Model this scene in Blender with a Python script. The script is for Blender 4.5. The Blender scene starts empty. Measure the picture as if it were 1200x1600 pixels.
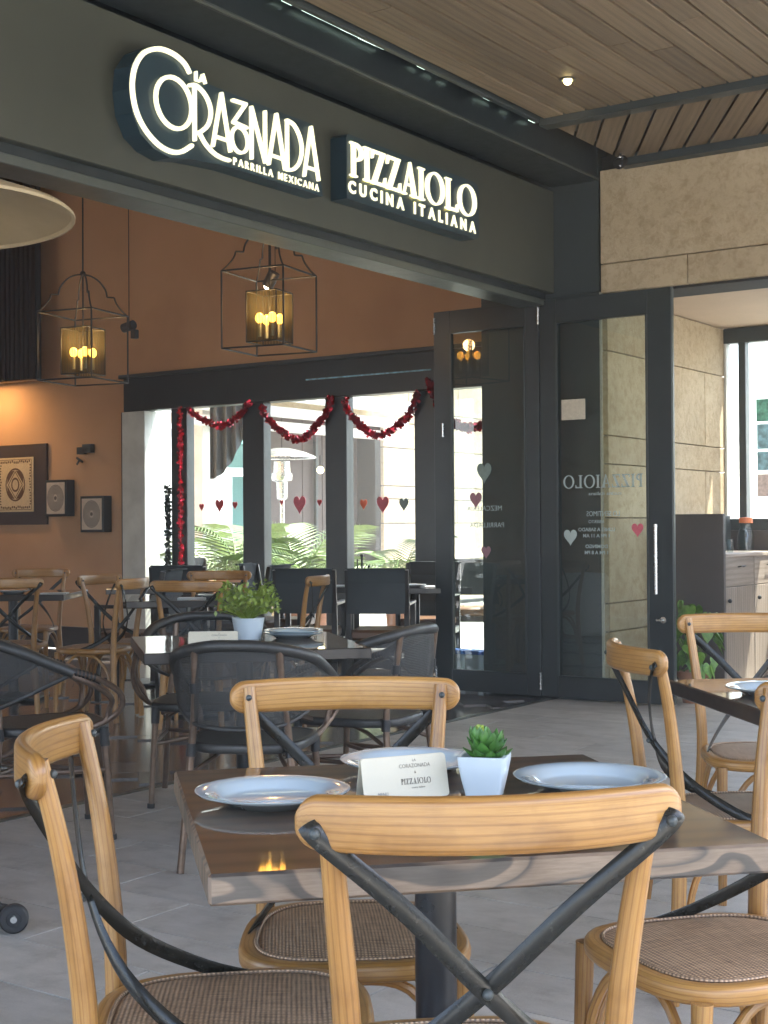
import bpy, math, random
import numpy as np
from mathutils import Vector, Matrix
R = math.radians
rnd = random.Random(7)
scene = bpy.context.scene
COL = scene.collection

# ------------------------------------------------------------------ camera, sky, sun, exposure
PITCH, YAW, ROLL, EYE = .01045, .9650, -.0066, 1.2
fw = Vector((math.sin(YAW)*math.cos(PITCH), math.cos(YAW)*math.cos(PITCH), math.sin(PITCH)))
ri = Vector((math.cos(YAW), -math.sin(YAW), 0)); up_ = ri.cross(fw)
rr = ri*math.cos(ROLL) + up_*math.sin(ROLL); uu = up_*math.cos(ROLL) - ri*math.sin(ROLL)
cam = bpy.data.cameras.new('camera'); camo = bpy.data.objects.new('camera', cam); COL.objects.link(camo)
cam.sensor_fit = 'VERTICAL'; cam.sensor_height = 32; cam.sensor_width = 24; cam.lens = 2195/1600*32
cam.clip_start = .05; cam.clip_end = 600
m = Matrix.Identity(4)
for i in range(3):
    m[i][0] = rr[i]; m[i][1] = uu[i]; m[i][2] = -fw[i]
m[0][3], m[1][3], m[2][3] = 0, 0, EYE
camo.matrix_world = m
scene.camera = camo
F2 = Vector((fw.x, fw.y)).normalized(); R2 = Vector((rr.x, rr.y)).normalized()

SUN_DIR = Vector((.36, -.24, .90)).normalized()      # towards the sun
w = bpy.data.worlds.new('World'); scene.world = w; w.use_nodes = True
nt = w.node_tree; nt.nodes.clear()
sky = nt.nodes.new('ShaderNodeTexSky'); sky.sky_type = 'NISHITA'; sky.sun_disc = False
sky.sun_elevation = math.asin(SUN_DIR.z); sky.sun_rotation = math.atan2(SUN_DIR.x, SUN_DIR.y)
sky.air_density = 1.0; sky.dust_density = 3.0; sky.ozone_density = .5
bgn = nt.nodes.new('ShaderNodeBackground'); bgn.inputs['Strength'].default_value = .15
wo = nt.nodes.new('ShaderNodeOutputWorld')
nt.links.new(sky.outputs[0], bgn.inputs[0]); nt.links.new(bgn.outputs[0], wo.inputs[0])
sun = bpy.data.lights.new('sun', 'SUN'); sun.energy = 3.8; sun.angle = R(.5); sun.color = (1, .95, .86)
suno = bpy.data.objects.new('sun', sun); COL.objects.link(suno)
suno.rotation_euler = SUN_DIR.to_track_quat('Z', 'Y').to_euler()
scene.view_settings.view_transform = 'Standard'; scene.view_settings.look = 'None'
scene.view_settings.gamma = 1; scene.view_settings.exposure = 3.2; scene.view_settings.use_curve_mapping = False
scene.cycles.use_denoising = True
scene.cycles.max_bounces = 10; scene.cycles.diffuse_bounces = 6; scene.cycles.glossy_bounces = 5
scene.cycles.transparent_max_bounces = 16; scene.cycles.sample_clamp_indirect = 6
scene.cycles.caustics_reflective = False; scene.cycles.caustics_refractive = False

# ------------------------------------------------------------------ materials
def nodes_of(name):
    mt = bpy.data.materials.new(name); mt.use_nodes = True
    t = mt.node_tree; b = t.nodes['Principled BSDF']
    return mt, t, b
def N(t, typ, **kw):
    n = t.nodes.new(typ)
    for k, v in kw.items():
        if k.startswith('_'): setattr(n, k[1:], v)
        else: n.inputs[k.replace('__', ' ')].default_value = v
    return n
def L(t, a, b): t.links.new(a, b)
def ramp(t, fac, stops):
    n = t.nodes.new('ShaderNodeValToRGB'); e = n.color_ramp.elements
    while len(e) < len(stops): e.new(.5)
    for i, (p, c) in enumerate(stops):
        e[i].position = p; e[i].color = (*c, 1) if len(c) == 3 else c
    L(t, fac, n.inputs[0]); return n.outputs[0]
def coords(t, kind, scale, shift=True):
    tc = t.nodes.new('ShaderNodeTexCoord')
    src = tc.outputs[kind]
    if kind == 'Position':
        pass
    mp = t.nodes.new('ShaderNodeMapping'); mp.inputs['Scale'].default_value = scale
    L(t, src, mp.inputs['Vector'])
    if shift:
        oi = t.nodes.new('ShaderNodeObjectInfo')
        ml = N(t, 'ShaderNodeMath', _operation='MULTIPLY'); ml.inputs[1].default_value = 37.0
        L(t, oi.outputs['Random'], ml.inputs[0])
        cb = t.nodes.new('ShaderNodeCombineXYZ'); L(t, ml.outputs[0], cb.inputs[0]); L(t, ml.outputs[0], cb.inputs[1])
        L(t, cb.outputs[0], mp.inputs['Location'])
    return mp.outputs[0]
def noise(t, vec, scale, detail=4, rough=.6, dist=0):
    n = N(t, 'ShaderNodeTexNoise', Scale=scale, Detail=detail, Roughness=rough, Distortion=dist)
    if vec is not None: L(t, vec, n.inputs['Vector'])
    return n.outputs['Fac']
def bump(t, b, h, strength=.2, dist=.01):
    n = N(t, 'ShaderNodeBump', Strength=strength, Distance=dist); L(t, h, n.inputs['Height']); L(t, n.outputs[0], b.inputs['Normal'])
def mix(t, fac, a, b, mode='MIX'):
    n = t.nodes.new('ShaderNodeMix'); n.data_type = 'RGBA'; n.blend_type = mode
    for s, v in ((0, fac), (6, a), (7, b)):
        if hasattr(v, 'is_output'): L(t, v, n.inputs[s])
        else: n.inputs[s].default_value = v if s == 0 else (*v, 1)
    return n.outputs[2]
def geo(t):
    g = t.nodes.new('ShaderNodeNewGeometry'); return g.outputs['Position']
def objvar(t, lo=.85, hi=1.12):
    oi = t.nodes.new('ShaderNodeObjectInfo'); mr = t.nodes.new('ShaderNodeMapRange')
    L(t, oi.outputs['Random'], mr.inputs[0]); mr.inputs[3].default_value = lo; mr.inputs[4].default_value = hi
    return mr.outputs[0]
def scaled(t, col, fac):
    n = t.nodes.new('ShaderNodeVectorMath'); n.operation = 'SCALE'; L(t, col, n.inputs[0])
    if hasattr(fac, 'is_output'): L(t, fac, n.inputs['Scale'])
    else: n.inputs['Scale'].default_value = fac
    return n.outputs[0]

def plain(name, c, rough=.5, metal=0, var=.12, nscale=8, bmp=0, coat=0, spec=.5):
    mt, t, b = nodes_of(name)
    n = noise(t, geo(t), nscale, 5)
    col = ramp(t, n, [(.3, tuple(v*(1-var) for v in c)), (.7, tuple(min(1, v*(1+var)) for v in c))])
    L(t, col, b.inputs['Base Color'])
    b.inputs['Metallic'].default_value = metal; b.inputs['Coat Weight'].default_value = coat
    b.inputs['Specular IOR Level'].default_value = spec
    r = N(t, 'ShaderNodeMapRange'); L(t, noise(t, geo(t), nscale*3, 4), r.inputs[0])
    r.inputs[3].default_value = max(0, rough-.08); r.inputs[4].default_value = min(1, rough+.1)
    L(t, r.outputs[0], b.inputs['Roughness'])
    if bmp: bump(t, b, noise(t, geo(t), nscale*12, 4), bmp, .004)
    return mt
def wood(name, dark, light, rough=.35, coat=.3, u=26, v=2.2, ring=5., kind='UV', ringmix=.6, bmp=.05, var=(.8, 1.15), stops=(.12, .45, .85)):
    mt, t, b = nodes_of(name)
    vc = coords(t, kind, (u, v, v if kind == 'UV' else u))
    fine = noise(t, coords(t, kind, (u*9, v*2.2, u*9)), 1, 4, .7)
    broad = noise(t, vc, 1, 3, .55, .6)
    wv = N(t, 'ShaderNodeTexWave', Scale=1.0, Distortion=7, Detail=2.5); wv.bands_direction = 'X'
    wv.inputs['Detail Scale'].default_value = .7
    L(t, coords(t, kind, (ring, ring*.16, ring)), wv.inputs['Vector'])
    f = mix(t, ringmix, broad, wv.outputs['Fac'])
    c = ramp(t, f, [(stops[0], dark), (stops[1], tuple((a*.35+b_*.65) for a, b_ in zip(dark, light))), (stops[2], light)])
    c2 = ramp(t, fine, [(.35, (.62, .58, .52)), (.6, (1, 1, 1))])
    c = mix(t, .55, c, c2, 'MULTIPLY')
    c = scaled(t, c, objvar(t, *var))
    L(t, c, b.inputs['Base Color']); b.inputs['Roughness'].default_value = rough; b.inputs['Coat Weight'].default_value = coat
    b.inputs['Coat Roughness'].default_value = .12
    bump(t, b, fine, bmp, .002)
    return mt

M = {}
def mk_oak():
    mt, t, b = nodes_of('honey_oak')
    broad = noise(t, coords(t, 'UV', (22, 1.6, 1)), 1, 3, .55, .5)
    c = ramp(t, broad, [(.25, (.32, .150, .034)), (.48, (.46, .235, .062)), (.75, (.60, .335, .105))])
    wv = N(t, 'ShaderNodeTexWave', Scale=1.0, Distortion=9, Detail=2.0); wv.bands_direction = 'X'; wv.inputs['Detail Scale'].default_value = .35
    L(t, coords(t, 'UV', (34, 3.6, 1)), wv.inputs['Vector'])
    c = mix(t, .68, c, ramp(t, wv.outputs['Fac'], [(.0, (.60, .50, .40)), (.22, (.92, .9, .86)), (.5, (1, 1, 1))]), 'MULTIPLY')
    fine = noise(t, coords(t, 'UV', (520, 16, 1)), 1, 4, .7)
    c = mix(t, .5, c, ramp(t, fine, [(.36, (.66, .58, .48)), (.55, (1, 1, 1))]), 'MULTIPLY')
    blot = noise(t, geo(t), 9, 4, .6)
    c = mix(t, .6, c, ramp(t, blot, [(.30, (.62, .54, .44)), (.5, (1, 1, 1))]), 'MULTIPLY')
    L(t, scaled(t, c, objvar(t, .68, .94)), b.inputs['Base Color'])
    rg_ = N(t, 'ShaderNodeMapRange'); L(t, blot, rg_.inputs[0]); rg_.inputs[3].default_value = .28; rg_.inputs[4].default_value = .5; L(t, rg_.outputs[0], b.inputs['Roughness'])
    b.inputs['Coat Weight'].default_value = .25; b.inputs['Coat Roughness'].default_value = .15
    bump(t, b, fine, .06, .001); return mt
M['oak'] = mk_oak()
M['oak_far'] = M['oak']
M['table'] = wood('dark_table_wood', (.010, .005, .003), (.105, .052, .026), rough=.38, coat=1, u=9, v=1.4, ring=5, bmp=.0, ringmix=.45)
M['table'].node_tree.nodes['Principled BSDF'].inputs['Coat Roughness'].default_value = .03
M['table_edge'] = None
def mk_edge():
    mt, t, b = nodes_of('worn_table_edge')
    nz = noise(t, coords(t, 'UV', (12, 3.6, 1)), 1, 1.5, .4, .8)
    c = ramp(t, nz, [(.30, (.19, .135, .092)), (.385, (.15, .108, .076)), (.405, (.035, .031, .029)), (.46, (.050, .043, .038)), (.475, (.19, .138, .098)), (.55, (.15, .112, .08)), (.57, (.04, .036, .034)), (.615, (.17, .125, .09)), (.70, (.21, .155, .11))])
    fine = noise(t, coords(t, 'UV', (300, 22, 1)), 1, 4, .7)
    c = mix(t, .6, c, ramp(t, fine, [(.35, (.6, .56, .52)), (.6, (1, 1, 1))]), 'MULTIPLY')
    L(t, c, b.inputs['Base Color']); b.inputs['Roughness'].default_value = .4; b.inputs['Coat Weight'].default_value = .35; b.inputs['Coat Roughness'].default_value = .2
    bump(t, b, fine, .1, .001); return mt
M['table_edge'] = mk_edge()
M['plank'] = wood('ceiling_plank_wood', (.13, .094, .058), (.28, .205, .130), rough=.62, coat=0, u=10, v=1, ring=7, ringmix=.25, var=(.78, 1.15))
M['floorboard'] = wood('polished_dark_floor', (.032, .027, .025), (.10, .080, .070), rough=.22, coat=.5, u=14, v=2, ring=9, ringmix=.3, var=(.7, 1.2))
M['cabwood'] = wood('grey_washed_wood', (.15, .115, .09), (.36, .30, .25), rough=.5, coat=.1, u=14, v=1.4, ring=8, ringmix=.35)
M['steel'] = plain('dark_grey_painted_steel', (.042, .050, .049), .42, 0, .12, 3, .03)
M['post'] = plain('black_table_post', (.010, .012, .015), .3, 0, .1, 5)
M['steel2'] = plain('blackened_frame', (.022, .027, .028), .34, 0, .2, 5, .02)
M['fascia'] = plain('grey_green_fascia_panel', (.066, .068, .050), .5, .15, .2, 1.0, .05)
M['track'] = plain('aluminium_track', (.11, .12, .105), .42, .5, .12, 4)
M['black'] = plain('black_rubber', (.012, .012, .013), .5, 0, .2, 20)
M['chrome'] = plain('brushed_steel', (.62, .63, .62), .25, 1, .05, 20)
M['white'] = plain('white_paint', (.75, .75, .74), .45, 0, .04, 6)
M['porcelain'] = plain('glazed_porcelain', (.46, .555, .60), .12, 0, .03, 6, 0, .8)
M['potwhite'] = plain('white_ceramic', (.56, .64, .69), .3, 0, .03, 6, 0, .3)
M['card'] = plain('cream_card', (.60, .55, .42), .5, 0, .03, 6)
M['ink'] = plain('grey_ink', (.16, .15, .15), .6, 0, .1, 40)
M['printink'] = plain('brown_print_ink', (.15, .13, .10), .6, 0, .1, 40)
M['inkgold'] = plain('pale_ink', (.50, .46, .38), .6, 0, .1, 40)
M['terracotta'] = plain('terracotta_pot_clay', (.36, .17, .10), .7, 0, .15, 12, .2)
M['leather'] = plain('brown_leather', (.13, .065, .032), .4, 0, .2, 10, .1)
M['darkwood'] = plain('dark_stained_wood', (.022, .017, .014), .35, 0, .25, 10, 0, .2)
M['brownpanel'] = plain('brown_panel', (.075, .062, .056), .5, 0, .1, 3, .03)
M['sign'] = plain('blue_black_sign_board', (.018, .040, .055), .38, 0, .15, 3, 0, .15)
M['concrete'] = plain('pale_concrete', (.55, .56, .52), .6, 0, .16, 4, .2)
M['beige'] = plain('warm_plaster_soffit', (.52, .40, .29), .75, 0, .06, 2, .05)
M['frost'] = plain('frosted_film', (.42, .50, .49), .7, 0, .04, 8)
M['pinkheart'] = plain('pink_vinyl', (.62, .12, .16), .5, 0, .12, 30)
M['redheart'] = plain('red_vinyl', (.50, .035, .04), .5, 0, .12, 30)
M['greyheart'] = plain('grey_green_vinyl', (.20, .27, .25), .5, 0, .12, 30)
M['mauveheart'] = plain('mauve_vinyl', (.33, .16, .19), .5, 0, .15, 60)
M['orangeheart'] = plain('orange_vinyl', (.75, .14, .04), .5, 0, .12, 30)
M['foil'] = plain('red_foil_tinsel', (.55, .02, .045), .22, .8, .5, 90)
M['darkfoil'] = plain('dark_green_tinsel', (.012, .03, .022), .4, .3, .5, 90)
M['canvas'] = plain('dark_canvas', (.035, .042, .046), .8, 0, .15, 3)
M['teal'] = plain('teal_awning_cloth', (.07, .24, .21), .7, 0, .1, 2)
M['street'] = plain('pale_street', (.24, .24, .225), .8, 0, .15, .8)
M['facade'] = plain('white_facade', (.36, .375, .36), .8, 0, .06, .5)
M['blue'] = plain('blue_plastic', (.02, .16, .55), .35)
M['tray'] = plain('white_plastic', (.66, .72, .74), .4)
M['orange'] = plain('orange_plastic', (.75, .22, .08), .4)
M['green'] = plain('green_poster', (.16, .45, .36), .5, 0, .5, 25)
M['bluepost'] = plain('blue_poster', (.30, .55, .70), .5, 0, .5, 20)
M['redpost'] = plain('white_red_poster', (.72, .62, .61), .5, 0, .25, 30)
M['heater'] = plain('heater_enamel', (.40, .31, .18), .5, .0, .08, 5, .02)
M['bronze'] = plain('bronzed_aluminium_tube', (.135, .090, .062), .32, .55, .25, 30)
M['brownouter'] = plain('brown_cladding', (.085, .062, .055), .7, 0, .12, 1)
M['baseboard'] = plain('dark_skirting', (.035, .022, .016), .4)
M['mat'] = plain('brown_picture_mat', (.055, .034, .026), .7, 0, .1, 8)
M['parch'] = plain('parchment', (.66, .52, .32), .7, 0, .08, 30)
M['artink'] = plain('sepia_ink', (.12, .055, .025), .7, 0, .2, 60)
M['greypaper'] = plain('grey_brown_paper', (.60, .51, .41), .7, 0, .1, 40)
M['greyart'] = plain('charcoal_print', (.12, .10, .09), .7, 0, .3, 90)

def mk_strap():
    mt, t, b = nodes_of('worn_black_strap')
    n = noise(t, geo(t), 60, 6, .75); e = noise(t, geo(t), 240, 3)
    c = ramp(t, n, [(.3, (.010, .010, .008)), (.62, (.015, .015, .012)), (.72, (.10, .10, .085))])
    L(t, c, b.inputs['Base Color']); b.inputs['Metallic'].default_value = 0; b.inputs['Specular IOR Level'].default_value = .38; b.inputs['Roughness'].default_value = .27
    return mt
M['strap'] = mk_strap()
def mk_cane(name, a, c, per=.0062):
    mt, t, b = nodes_of(name)
    vec = coords(t, 'UV', (1, 1, 1), False)
    k = .314/per
    w1 = N(t, 'ShaderNodeTexWave', Scale=k, Distortion=.6, Detail=1); w1.bands_direction = 'X'; L(t, vec, w1.inputs['Vector'])
    w2 = N(t, 'ShaderNodeTexWave', Scale=k*.8, Distortion=.6, Detail=1); w2.bands_direction = 'Y'; L(t, vec, w2.inputs['Vector'])
    mm = N(t, 'ShaderNodeMath', _operation='MULTIPLY'); L(t, w1.outputs['Fac'], mm.inputs[0]); L(t, w2.outputs['Fac'], mm.inputs[1])
    s1 = noise(t, coords(t, 'UV', (190, 14, 1)), 1, 3); s2 = noise(t, coords(t, 'UV', (14, 190, 1)), 1, 3)
    st = mix(t, .5, s1, s2)
    ad = N(t, 'ShaderNodeMath', _operation='MULTIPLY_ADD'); L(t, mm.outputs[0], ad.inputs[0]); ad.inputs[1].default_value = .55; L(t, st, ad.inputs[2])
    col = ramp(t, ad.outputs[0], [(.38, a), (.72, tuple((x+y)/2 for x, y in zip(a, c))), (1., c)])
    L(t, col, b.inputs['Base Color']); b.inputs['Roughness'].default_value = .5
    bump(t, b, mm.outputs[0], .7, .002)
    return mt
M['cane'] = mk_cane('woven_brown_cane', (.095, .055, .031), (.68, .46, .285))
M['weave'] = mk_cane('woven_black_mesh', (.018, .018, .017), (.085, .085, .08), .0055)
def mk_mesh():
    mt = mk_cane('see_through_black_mesh', (.013, .013, .012), (.065, .064, .060), .0055); t = mt.node_tree
    o = t.nodes['Material Output']; b = t.nodes['Principled BSDF']; tr = t.nodes.new('ShaderNodeBsdfTransparent'); mx = t.nodes.new('ShaderNodeMixShader'); mx.inputs[0].default_value = .24
    L(t, b.outputs[0], mx.inputs[1]); L(t, tr.outputs[0], mx.inputs[2]); L(t, mx.outputs[0], o.inputs[0]); return mt
M['mesh'] = mk_mesh()
M['rim'] = plain('wrapped_black_rim', (.026, .025, .023), .42, 0, .3, 60, .2, .15)
def mk_stone(name, c, hi, pit=.5):
    mt, t, b = nodes_of(name)
    p = geo(t)
    n1 = noise(t, p, 1.6, 6, .62); n2 = noise(t, p, 17, 8, .72, .35)
    vo = N(t, 'ShaderNodeTexVoronoi', Scale=26); L(t, p, vo.inputs['Vector'])
    col = ramp(t, n1, [(.3, c), (.7, hi)])
    col = mix(t, pit, col, ramp(t, n2, [(.38, (.60, .50, .38)), (.55, (1, 1, 1))]), 'MULTIPLY')
    col = scaled(t, col, objvar(t, .92, 1.07))
    L(t, col, b.inputs['Base Color']); b.inputs['Roughness'].default_value = .85
    bump(t, b, n2, .55, .02)
    return mt
M['stone'] = mk_stone('honey_travertine', (.44, .345, .215), (.58, .475, .32))
def mk_tile():
    mt, t, b = nodes_of('grey_paving_stone')
    p = geo(t)
    a = noise(t, p, .9, 5, .6); g = noise(t, p, 260, 3, .8); st = N(t, 'ShaderNodeMapping'); st.inputs['Scale'].default_value = (3, 1.2, 1)
    L(t, p, st.inputs['Vector']); s = noise(t, st.outputs[0], 4, 5, .65)
    col = ramp(t, s, [(.3, (.37, .352, .318)), (.7, (.49, .468, .428))])
    col = mix(t, .5, col, ramp(t, g, [(.3, (.55, .55, .55)), (.65, (1.0, 1.0, 1.0))]), 'MULTIPLY')
    stn = noise(t, p, 6, 6, .7)
    col = mix(t, .5, col, ramp(t, stn, [(.34, (.55, .52, .49)), (.47, (.93, .92, .9)), (.56, (1, 1, 1))]), 'MULTIPLY')
    col = scaled(t, col, objvar(t, .9, 1.1))
    L(t, col, b.inputs['Base Color'])
    rr_ = N(t, 'ShaderNodeMapRange'); L(t, a, rr_.inputs[0]); rr_.inputs[3].default_value = .38; rr_.inputs[4].default_value = .62
    L(t, rr_.outputs[0], b.inputs['Roughness'])
    bump(t, b, g, .35, .002)
    return mt
M['tile'] = mk_tile()
M['grout'] = plain('dark_grout', (.035, .033, .030), .9)
def mk_wall():
    mt, t, b = nodes_of('terracotta_plaster')
    p = geo(t); a = noise(t, p, .8, 5, .55); g = noise(t, p, 30, 5)
    L(t, ramp(t, a, [(.28, (.46, .255, .130)), (.5, (.56, .325, .172)), (.72, (.60, .355, .195))]), b.inputs['Base Color'])
    b.inputs['Roughness'].default_value = .8; bump(t, b, g, .12, .006)
    return mt
M['plaster'] = mk_wall()
def mk_glass(name='window_glass', tint=(.93, .96, .95), refl=1.0):
    mt = bpy.data.materials.new(name); mt.use_nodes = True; t = mt.node_tree; t.nodes.clear()
    o = t.nodes.new('ShaderNodeOutputMaterial'); tr = N(t, 'ShaderNodeBsdfTransparent', Color=(*tint, 1))
    gl = N(t, 'ShaderNodeBsdfGlossy', Roughness=.01); fr = N(t, 'ShaderNodeFresnel', IOR=1.5)
    ml = N(t, 'ShaderNodeMath', _operation='MULTIPLY'); L(t, fr.outputs[0], ml.inputs[0])
    gg = t.nodes.new('ShaderNodeNewGeometry'); fb_ = N(t, 'ShaderNodeMath', _operation='MULTIPLY_ADD'); L(t, gg.outputs['Backfacing'], fb_.inputs[0]); fb_.inputs[1].default_value = -refl; fb_.inputs[2].default_value = refl
    L(t, fb_.outputs[0], ml.inputs[1])
    mx = t.nodes.new('ShaderNodeMixShader'); L(t, ml.outputs[0], mx.inputs[0]); L(t, tr.outputs[0], mx.inputs[1]); L(t, gl.outputs[0], mx.inputs[2])
    L(t, mx.outputs[0], o.inputs[0]); return mt
M['glass'] = mk_glass(refl=1.6)
M['doorglass'] = mk_glass('door_glass', (.90, .94, .92), 2.6)
M['glassware'] = mk_glass('drinking_glass', (.86, .9, .9), 2.2)
M['smoke'] = mk_glass('smoked_lantern_mesh', (.50, .42, .22), 1.0)
def emis(name, c, s):
    mt = bpy.data.materials.new(name); mt.use_nodes = True; t = mt.node_tree; b = t.nodes['Principled BSDF']
    b.inputs['Base Color'].default_value = (*c, 1); b.inputs['Emission Color'].default_value = (*c, 1); b.inputs['Emission Strength'].default_value = s
    return mt
M['letter'] = emis('lit_cream_acrylic', (1.0, .95, .62), .13)
M['bulb'] = emis('warm_bulb', (1, .50, .08), 1.6)
M['led'] = emis('cool_led', (.75, 1, .85), .22)
M['lamp'] = emis('downlight_bulb', (1, .78, .35), 2.5)
M['shade'] = None
def mk_shade():
    mt = bpy.data.materials.new('amber_wire_mesh'); mt.use_nodes = True; t = mt.node_tree; t.nodes.clear()
    o = t.nodes.new('ShaderNodeOutputMaterial'); tr = N(t, 'ShaderNodeBsdfTransparent', Color=(.66, .62, .48, 1))
    df = N(t, 'ShaderNodeBsdfTranslucent', Color=(.055, .05, .03, 1)); d2 = N(t, 'ShaderNodeBsdfDiffuse', Color=(.07, .066, .045, 1))
    vec = coords(t, 'UV', (1, 1, 1), False); wv = N(t, 'ShaderNodeTexWave', Scale=14, Distortion=2.5, Detail=2); wv.bands_direction = 'X'; L(t, vec, wv.inputs['Vector'])
    m1 = t.nodes.new('ShaderNodeMixShader'); m1.inputs[0].default_value = .5; L(t, df.outputs[0], m1.inputs[1]); L(t, d2.outputs[0], m1.inputs[2])
    mr = N(t, 'ShaderNodeMapRange'); L(t, wv.outputs['Fac'], mr.inputs[0]); mr.inputs[3].default_value = .2; mr.inputs[4].default_value = .6
    m2 = t.nodes.new('ShaderNodeMixShader'); L(t, mr.outputs[0], m2.inputs[0]); L(t, tr.outputs[0], m2.inputs[1]); L(t, m1.outputs[0], m2.inputs[2])
    L(t, m2.outputs[0], o.inputs[0]); return mt
M['shade'] = mk_shade()
def mk_leaf(name, a, c):
    mt, t, b = nodes_of(name)
    n = noise(t, geo(t), 30, 3)
    col = scaled(t, ramp(t, n, [(.3, a), (.7, c)]), objvar(t, .75, 1.3))
    L(t, col, b.inputs['Base Color']); b.inputs['Roughness'].default_value = .45
    b.inputs['Transmission Weight'].default_value = 0
    b.inputs['Subsurface Weight'].default_value = 0
    return mt
M['leaf'] = mk_leaf('green_leaf', (.05, .14, .015), (.16, .30, .04))
M['leafdk'] = mk_leaf('deep_green_leaf', (.025, .10, .015), (.07, .19, .03))
M['leafyl'] = mk_leaf('lime_leaf', (.16, .26, .03), (.34, .42, .08))
M['palm'] = mk_leaf('palm_leaf', (.04, .085, .018), (.13, .20, .05))
M['stem'] = plain('plant_stem', (.10, .12, .04), .7)

# ------------------------------------------------------------------ mesh tools
class MB:
    def __init__(s): s.v = []; s.f = []; s.uv = []; s.mi = []
    def face(s, idx, uv, mi=0): s.f.append(tuple(idx)); s.uv.append(list(uv)); s.mi.append(mi)
    def box(s, c, size, bev=0., rot=None, mi=0, top=None):
        hx, hy, hz = (q/2 for q in size); b = min(bev, hx*.49, hy*.49, hz*.49)
        c = Vector(c); base = len(s.v); ax = max(range(3), key=lambda i: size[i])
        P = []
        def add(p):
            q = Vector(p); q = (rot @ q if rot else q) + c; s.v.append(tuple(q)); P.append(p); return len(s.v)-1
        def uvp(i, n):
            p = P[i-base]; o = [k for k in range(3) if k != n]
            if ax in o: o.remove(ax); return (p[o[0]], p[ax])
            return (p[o[0]], p[o[1]])
        def fc(idx, n):
            pts = [Vector(P[i-base]) for i in idx]; nn = (pts[1]-pts[0]).cross(pts[2]-pts[1])
            cen = sum(pts, Vector())/len(pts)
            if nn.dot(cen) < 0: idx = idx[::-1]
            s.face(idx, [uvp(i, n) for i in idx], (top if (top is not None and n == 2) else mi))
        if b <= 0:
            k = {}
            for x in (-1, 1):
                for y in (-1, 1):
                    for z in (-1, 1): k[x, y, z] = add((x*hx, y*hy, z*hz))
            for n in range(3):
                for sg in (-1, 1):
                    o = [q for q in range(3) if q != n]; ids = []
                    for a_, b_ in ((-1, -1), (1, -1), (1, 1), (-1, 1)):
                        t3 = [0, 0, 0]; t3[n] = sg; t3[o[0]] = a_; t3[o[1]] = b_; ids.append(k[tuple(t3)])
                    fc(ids, n)
            return
        k = {}
        for x in (-1, 1):
            for y in (-1, 1):
                for z in (-1, 1):
                    for n in range(3):
                        p = [x*(hx-b), y*(hy-b), z*(hz-b)]; p[n] = (x, y, z)[n]*(hx, hy, hz)[n]; k[x, y, z, n] = add(tuple(p))
        for n in range(3):
            o = [q for q in range(3) if q != n]
            for sg in (-1, 1):
                ids = []
                for a_, b_ in ((-1, -1), (1, -1), (1, 1), (-1, 1)):
                    t3 = [0, 0, 0]; t3[n] = sg; t3[o[0]] = a_; t3[o[1]] = b_; ids.append(k[(*t3, n)])
                fc(ids, n)
            for a_ in (-1, 1):
                for b_ in (-1, 1):
                    t0 = [0, 0, 0]; t0[o[0]] = a_; t0[o[1]] = b_; t1 = t0[:]; t0[n] = -1; t1[n] = 1
                    fc([k[(*t0, o[0])], k[(*t1, o[0])], k[(*t1, o[1])], k[(*t0, o[1])]], o[0])
        for x in (-1, 1):
            for y in (-1, 1):
                for z in (-1, 1): fc([k[x, y, z, 0], k[x, y, z, 1], k[x, y, z, 2]], 2)
    def sweep(s, path, prof, up=None, scale=None, closed=False, caps=True, mi=0):
        path = [Vector(p) for p in path]; n = len(path); k = len(prof); base = len(s.v)
        T = []
        for i in range(n):
            a = path[(i-1) % n] if (i > 0 or closed) else path[0]; b = path[(i+1) % n] if (i < n-1 or closed) else path[-1]
            T.append((b-a).normalized())
        if up is None:
            t0 = T[0]; ref = Vector((0, 0, 1)) if abs(t0.z) < .9 else Vector((0, 1, 0))
            nn = (ref-t0*ref.dot(t0)).normalized(); fr = []
            for i in range(n):
                if i: nn = (nn-T[i]*nn.dot(T[i])).normalized()
                fr.append((nn.cross(T[i]), nn))
        else:
            fr = []
            for i in range(n):
                u_ = Vector(up[i]) if isinstance(up, list) else Vector(up)
                b_ = T[i].cross(u_).normalized(); fr.append((b_, b_.cross(T[i])))
        U = [0]
        for j in range(k): U.append(U[-1]+math.hypot(prof[(j+1) % k][0]-prof[j][0], prof[(j+1) % k][1]-prof[j][1]))
        V = [0]
        for i in range(1, n+1): V.append(V[-1]+(path[i % n]-path[i-1]).length)
        for i in range(n):
            sc = scale[i] if scale else (1, 1)
            if not isinstance(sc, (tuple, list)): sc = (sc, sc)
            for (a, b) in prof: s.v.append(tuple(path[i]+fr[i][0]*(a*sc[0])+fr[i][1]*(b*sc[1])))
        for i in range(n if closed else n-1):
            for j in range(k):
                j2 = (j+1) % k; i2 = (i+1) % n
                s.face([base+i*k+j, base+i*k+j2, base+i2*k+j2, base+i2*k+j], [(U[j], V[i]), (U[j+1], V[i]), (U[j+1], V[i+1]), (U[j], V[i+1])], mi)
        if caps and not closed:
            s.face([base+j for j in range(k)][::-1], [prof[j] for j in range(k)][::-1], mi)
            s.face([base+(n-1)*k+j for j in range(k)], [prof[j] for j in range(k)], mi)
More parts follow.
